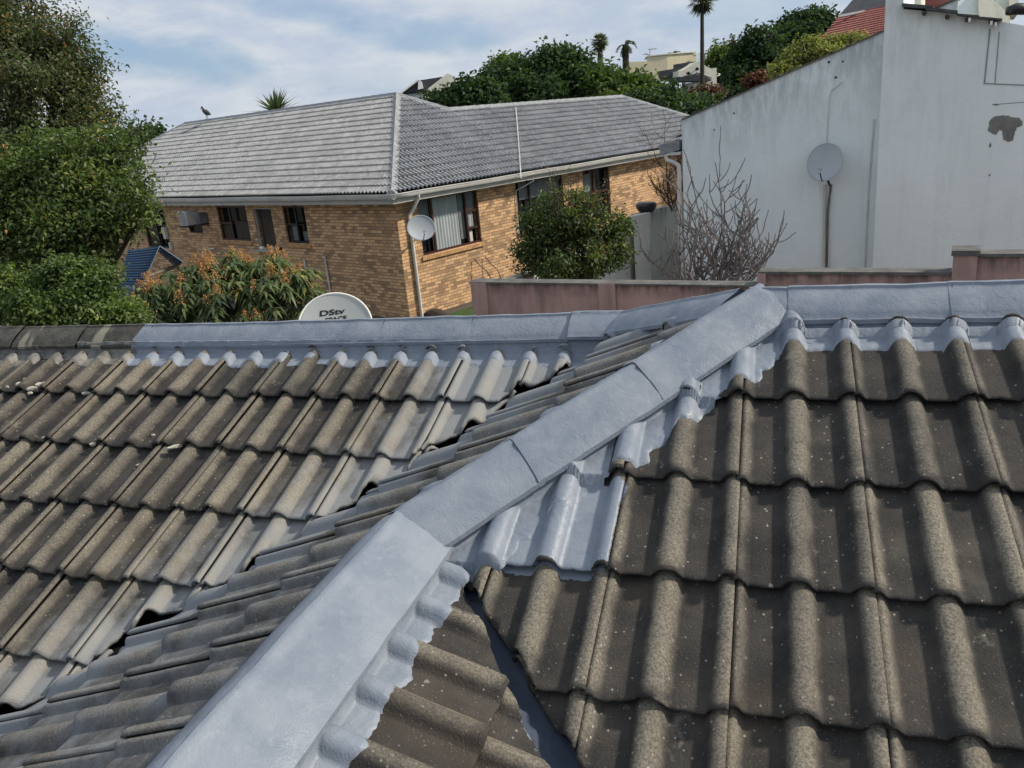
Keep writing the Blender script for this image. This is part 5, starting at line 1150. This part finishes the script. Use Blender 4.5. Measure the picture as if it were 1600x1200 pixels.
# bare trees
def bare(name, base, targets, r0, mat, label, seed, depth=4, spr=.55, fan=3, tip=.0095):
    rnd = random.Random(seed); m = MB(); root = empty(name, base, label, 'bare tree')
    def grow(p, d, L, r_, lev):
        pts = [p]; rad = [r_]; n = 5; dd = d
        for i in range(n):
            dd = unit(dd+V3(rnd.gauss(0, .13), rnd.gauss(0, .07), .20+rnd.gauss(0, .06))); pts.append(pts[-1]+dd*L/n); rad.append(r_*(1-.30*(i+1)/n))
        m.tube(pts, rad, 6 if lev < 2 else 5, True)
        if lev >= depth: return
        k = fan if lev < 2 else rnd.choice([2, 3, 3])
        for j in range(k):
            i = n if j == 0 else rnd.randint(1, n); a = rnd.uniform(.35, .95)*(1 if rnd.random() < .5 else -1); side = unit(V3(rnd.uniform(.4, 1)*(1 if a > 0 else -1), rnd.gauss(0, .35), rnd.gauss(-.05, .3)))
            nd = unit(dd*(1 if j == 0 else .55)+side*abs(a)*(.5 if j == 0 else 1.5)); grow(pts[i], nd, L*rnd.uniform(.5, .8), max(rad[i]*.75, tip), lev+1)
    for (x, y, D) in targets:
        t = at(x, y, D); d = unit(t-V3(*base)); L = np.linalg.norm(t-V3(*base)); grow(V3(*base)+V3(rnd.uniform(-.08, .08), rnd.uniform(-.08, .08), 0), d, L*.55, r0*rnd.uniform(.7, 1), 0)
    m.build('branches', M[mat], root, 60); return root
fb = gb(1110, 560, 13.2); fb = V3(fb[0], fb[1], GZ)
fmid = at(1112, 470, 13.0)
bare('fig_tree', fmid-V3(0, 0, .25), [(1020, 390, 12.8), (1060, 350, 13.2), (1110, 305, 13.1), (1150, 320, 13), (1185, 350, 13), (1215, 375, 12.9), (1040, 420, 12.7), (1170, 400, 12.7), (1095, 320, 13.4), (1130, 360, 12.7), (1200, 420, 12.9), (1010, 350, 13.2), (975, 425, 12.8), (1235, 440, 12.8), (1225, 400, 12.6)], .040, 'figbark', 'leafless pale grey fig tree spreading in front of the white gable wall', 11, 3, fan=3)
m = MB(); m.tube([fb, (fb+fmid)/2+V3(.05, 0, 0), fmid-V3(0, 0, .2)], [.12, .09, .07], 9); m.build('trunk', M['figbark'], bpy.data.objects['fig_tree'], True)
bare('bare_bush', at(1052, 330, 17.5), [(1010, 290, 17.5), (1030, 260, 17.6), (1045, 245, 17.5), (1058, 250, 17.4), (1000, 310, 17.4), (1040, 215, 17.6)], .02, 'redtwig', 'leafless reddish-brown bush beside the downpipe of the white gable house', 5, 3, tip=.005)
# cabling sticks and dark pot by the wall foot
q = wpx('R', 745, 440)
for (pts, lb) in [([(739, 405), (742, 414), (748, 422), (752, 436)], 'thin bent dark rod leaning on the sunlit brick wall, the left one'), ([(755, 400), (760, 412), (765, 420), (768, 437)], 'thin bent dark rod leaning on the sunlit brick wall, the right one')]:
    m = MB(); P_ = [wall_pt('R', *wpx('R', *p), .06+.12*i) for i, p in enumerate(pts)]; P_.append(V3(P_[-1][0]+.2, P_[-1][1]-.3, GZ)); m.tube(P_, .014, 6); o = m.build('metal_rod', M['steel'], None, True); tag(o, lb, 'rod', 'rods leaning on the brick wall')
c = at(682, 487, 17.5); bm = bmesh.new(); bmesh.ops.create_icosphere(bm, subdivisions=3, radius=.2)
for v in bm.verts: v.co *= 1+.3*mn.noise(v.co*5)
me = bpy.data.meshes.new('garden_rock'); bm.to_mesh(me); bm.free(); o = link('garden_rock', me, M['rust'], smooth=True); o.location = (c[0], c[1], c[2]-.1); o.scale = (1.6, 1, .8); tag(o, 'rounded dark rock at the foot of the sunlit brick wall', 'rock')

# hill trees
def ftree(name, blobs, x, y, D, label, mat='leaf_far', n=420, lv=.45, per=26, cs=.34, L=.30, Wd=.17, group='trees on the hill', **k):
    blobs = [(b[0]-V3(0, 0, b[2]*.2), b[1]*.95, b[2]*.9) for b in blobs]
    return tree(name, blobs, gb(x, y, D), label, 'tree', n, per, cs, L, Wd, mat, .3, group=group, lvbase=lv, **k)
ftree('hill_tree', [bpx(800, 130, 55, 44, 42), bpx(860, 110, 52, 44, 42), bpx(900, 120, 45, 44, 40), bpx(835, 150, 60, 43), bpx(885, 82, 22, 44.5, 16), bpx(760, 150, 30, 44), bpx(920, 150, 40, 43)], 850, 190, 44, 'large round dark green tree crowning the hill behind the brick house', n=900)
ftree('hill_tree', [bpx(705, 162, 36, 40, 20), bpx(745, 150, 34, 40, 24), bpx(682, 168, 26, 40, 12), bpx(735, 140, 22, 40, 14)], 710, 190, 40, 'low dark trees edge left of the large round hill tree', n=330)
ftree('hill_tree', [bpx(785, 100, 22, 52, 12), bpx(805, 98, 16, 52, 10)], 790, 130, 52, 'small bright tree top peeping left of the large round hill tree', 'leaf_farb', 60)
ftree('hill_tree', [bpx(960, 138, 32, 41, 24), bpx(1000, 145, 34, 41, 22), bpx(945, 118, 22, 41.5, 14), bpx(985, 130, 26, 41, 14), bpx(970, 165, 40, 40, 26)], 970, 190, 41, 'lighter olive green tree in front of the yellow house', 'leaf_farb', n=420, lv=.35)
ftree('hill_tree', [bpx(1040, 168, 34, 38, 26), bpx(1078, 176, 30, 37.5, 22), bpx(1045, 150, 24, 38.5, 14), bpx(1095, 168, 16, 38), bpx(1010, 168, 30, 38), bpx(1070, 195, 40, 37)], 1050, 210, 38, 'glossy dark green tree below the white gabled hill house', n=560, lv=.5)
ftree('hill_tree', [bpx(1128, 85, 24, 74, 22), bpx(1147, 90, 24, 74, 24), bpx(1120, 100, 16, 74), bpx(1135, 112, 22, 74)], 1130, 150, 74, 'yellow-green tree right of the tall palm trunk', 'leaf_farb', n=260, cs=.45, L=.36, Wd=.2)
ftree('hill_tree', [bpx(1168, 95, 26, 54, 32), bpx(1190, 75, 30, 54, 36), bpx(1210, 110, 34, 53, 40), bpx(1165, 125, 28, 53, 26), bpx(1148, 128, 12, 53)], 1180, 170, 54, 'very dark dense tree between the tall palm and the red roof', n=480, lv=.25, cs=.45, L=.34, Wd=.2)
ftree('hill_tree', [bpx(1262, 32, 32, 56, 22), bpx(1285, 38, 18, 56, 16), bpx(1238, 42, 20, 56, 14), bpx(1225, 60, 26, 55, 18), bpx(1255, 62, 36, 55, 20)], 1250, 130, 56, 'broad dark crown against the sky left of the red roof', n=380, lv=.35, cs=.4, L=.34, Wd=.2)
ftree('hill_tree', [bpx(1268, 78, 26, 30, 20), bpx(1310, 68, 22, 30, 16), bpx(1245, 92, 22, 30, 16), bpx(1290, 85, 26, 29.5, 16), bpx(1335, 62, 16, 30, 8), bpx(1225, 108, 16, 29.5, 10)], 1270, 170, 30, 'yellow-green sunlit shrubs leaning over the white gable parapet', 'leaf_yellow', n=420, cs=.18, L=.16, Wd=.07)
ftree('hill_tree', [bpx(1190, 140, 26, 44, 18), bpx(1160, 150, 20, 44, 14), bpx(1220, 120, 22, 43, 20)], 1180, 200, 44, 'shaded bush just above the low end of the white parapet', n=200, lv=.35)
ftree('hill_tree', [bpx(1185, 121, 12, 42, 6), bpx(1196, 124, 10, 42, 6), bpx(1172, 125, 8, 42, 5)], 1185, 160, 42, 'small reddish flowering bush above the white parapet', 'leaf_red', n=60, cs=.2, L=.18, Wd=.1)
ftree('hill_tree', [bpx(1105, 142, 14, 50, 8), bpx(1092, 146, 12, 50, 7), bpx(1117, 146, 6, 50, 8)], 1100, 180, 50, 'brownish red bush in front of the white gabled hill house', 'leaf_red', n=70, lv=.15, cs=.25, L=.22, Wd=.12)

# palms and spiky plants
def palm(name, px, py, pyb, D, rcrown, nf, label, kind='feather', tw_=.16, group=None, mat='leaf_palm', droop=1.0, lean=0, skirt=0, trunkmat='bark', W_=.055):
    top = at(px, py, D); bs = at(px+lean, pyb, D); bs = V3(bs[0], bs[1], min(bs[2], gz(bs[0], bs[1]))) if kind != 'rosette' else bs
    root = empty(name, bs, label, 'palm' if kind != 'rosette' else 'plant', group); R_ = rcrown/FPX*D; m = MB(); rnd = random.Random(int(px))
    if kind != 'rosette':
        n = 14; m.tube([bs+(top-bs)*i/n for i in range(n+1)], [tw_*(1.15-.3*i/n)*(1+.05*(i % 2)) for i in range(n+1)], 9); m.build('trunk', M[trunkmat], root, True)
    P_, N_, A2 = [], [], []; st = MB()
    for k in range(nf):
        az = 2*pi*k/nf*2.4+rnd.uniform(-.2, .2); el = rnd.uniform(-.5, 1.35) if kind != 'rosette' else rnd.uniform(.1, 1.5)
        if skirt and k < nf*skirt: el = rnd.uniform(-1.45, -.7)
        d = V3(cos(az)*cos(el), sin(az)*cos(el), sin(el)); L = R_*rnd.uniform(.85, 1.1)
        if kind == 'fan':
            hub = top+d*L*.45; st.tube([top, hub], [.02, .015], 4)
            rt = unit(np.cross(d, (0, 0, 1))+1e-6)
            for j in range(15):
                a = (j/14-.5)*2.6; dd = unit(d*cos(a)+rt*sin(a)); P_.append(hub); A2.append(unit(dd+V3(0, 0, -.15*droop))*L*.6); N_.append(np.cross(dd, rt)+RNG.normal(size=3)*.1)
        elif kind == 'rosette':
            P_.append(top+V3(rnd.gauss(0, .02), rnd.gauss(0, .02), 0)); A2.append(d*L); N_.append(np.cross(np.cross(d, (0, 0, 1)), d)+RNG.normal(size=3)*.2)
        else:
            pts = [top]; dd = d
            for j in range(9):
                dd = unit(dd+V3(0, 0, -.17*droop)); pts.append(pts[-1]+dd*L/9)
            st.tube(pts, [.025]*5+[.012]*5, 4)
            for j in range(1, 9):
                for q in np.linspace(0, 1, 7, endpoint=False):
                    p = pts[j]+(pts[j+1]-pts[j])*q; t = unit(pts[j+1]-pts[j]); sdv = unit(np.cross(t, (0, 0, 1))+1e-6)
                    for sg in (1, -1): P_.append(p); A2.append(unit(sdv*sg+t*.5+V3(0, 0, -.35))*R_*.24*(1-.35*abs(j-5)/5)); N_.append(V3(0, 0, 1)+RNG.normal(size=3)*.2)
    if st.v: st.build('frond_stems', M['timber'], root)
    A2 = np.array(A2); Ls = np.linalg.norm(A2, axis=1); leafmesh('crown', np.array(P_), np.array(N_), Ls, np.full(len(Ls), W_*R_), mat, RNG.normal(.45, .2, len(Ls)), root, .12, A2, .1); return root
palm('fan_palm', 1097, -3, 130, 62, 26, 46, 'very tall thin palm with its crown cut off at the top of the photo', 'fan', .15, skirt=.25, W_=.08)
palm('fan_palm', 937, 66, 110, 60, 16, 44, 'round-headed fan palm above the large hill tree', 'fan', .22, skirt=.2, W_=.08)
palm('feather_palm', 977, 70, 110, 60, 20, 13, 'ragged feather palm with hanging dead fronds left of the yellow house', 'feather', .26, skirt=.3, droop=1.4, W_=.05)
palm('feather_palm', 1052, 84, 130, 80, 13, 12, 'feather palm right behind the square yellow tower', 'feather', .16, W_=.05)
palm('feather_palm', 1016, 88, 130, 82, 12, 11, 'feather palm left behind the square yellow tower', 'feather', .16, W_=.05)
palm('feather_palm', 1068, 92, 130, 80, 12, 12, 'small feather palm between the yellow tower and the tall palm', 'feather', .16, W_=.05)
palm('feather_palm', 1146, 66, 130, 60, 14, 11, 'feather palm top sticking out of the yellow-green hill tree', 'feather', .16, W_=.05)
palm('spiky_plant', 432, 179, 190, 36, 44, 110, 'spiky rosette plant showing above the grey roof ridge', 'rosette', mat='leaf_palm', W_=.085)
rz_ = bpy.data.objects['spiky_plant']; m = MB(); m.tube([at(432, 183, 36), V3(*gb(432, 183, 36))], [.2, .25], 8); m.build('trunk', M['bark'], rz_)

# ================================================================== BLUE CANOPY
CAN = empty('canopy', at(240, 470, 15), 'small blue corrugated canopy with two slopes between the tree and the brick wall', 'canopy')
def corr(bl, br, tr, tl, n, name, lab):
    m = MB(); rows = []; rib = []
    nv = n*6
    bl, br, tr, tl = [V3(*p) for p in (bl, br, tr, tl)]; nn = unit(np.cross(br-bl, tl-bl))
    for j in range(nv+1):
        v = j/nv; row = []
        for i in range(7):
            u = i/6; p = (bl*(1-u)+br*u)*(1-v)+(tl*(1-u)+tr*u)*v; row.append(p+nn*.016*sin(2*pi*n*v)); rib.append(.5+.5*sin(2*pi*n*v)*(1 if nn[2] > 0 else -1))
        rows.append(row)
    m.grid(rows); o = m.build(name, M['canopy'], CAN, True, fix=False); addattr(o.data, 'rib', rib); md = o.modifiers.new('t', 'SOLIDIFY'); md.thickness = .004; tag(o, lab); return o
q = [at(186, 447, 14.6), at(221, 449, 13.4), at(249, 385, 13.9), at(200, 391, 15.6)]
corr(q[0], q[1], q[2], q[3], 15, 'roof_sheet', 'sunlit left sheet of the canopy')
q2 = [at(284, 410, 14.8), at(262, 420, 13.9)]
corr(at(262, 421, 13.7), at(285, 408, 15.4), at(240, 384, 15.6), at(249.5, 385.5, 13.9), 12, 'roof_sheet', 'dark right sheet of the canopy') if 0 else corr(at(285, 409, 14.0), at(278, 420, 15.6), at(238, 386, 15.6), at(250, 385, 13.9), 11, 'roof_sheet', 'dark right sheet of the canopy')
m = MB(); 
for (a, b) in [((249, 384.5), (221, 449)), ((249, 384.5), (285, 409))]:
    A, Bq = at(*a, 13.88), at(*b, 13.38 if b[0] < 230 else 13.98); n = 22
    for k in range(n): p = A+(Bq-A)*(k+.5)/n; m.box(p, .007, .007, .013)
m.build('edge_trim', M['tarp'], CAN)
m = MB(); m.tube([at(227, 432, 13.7), at(238, 470, 13.7), V3(*at(238, 470, 13.7)[:2], GZ)], .05, 8); m.tube([at(280, 415, 14.3), V3(*at(283, 440, 14.3)[:2], GZ)], .05, 8); m.tube([at(226, 434, 13.7), at(280, 414, 14.3)], .035, 6); m.build('post', M['timber'], CAN, 50)
o = MB(); o.prism([at(190, 449, 13.9), at(214, 452, 13.6), at(213, 480, 13.6), at(186, 474, 13.9)], V3(-.1, .3, 0)); oo = o.build('tarpaulin', M['tarp']); tag(oo, 'pale blue tarpaulin hanging under the left side of the blue canopy', 'tarpaulin')
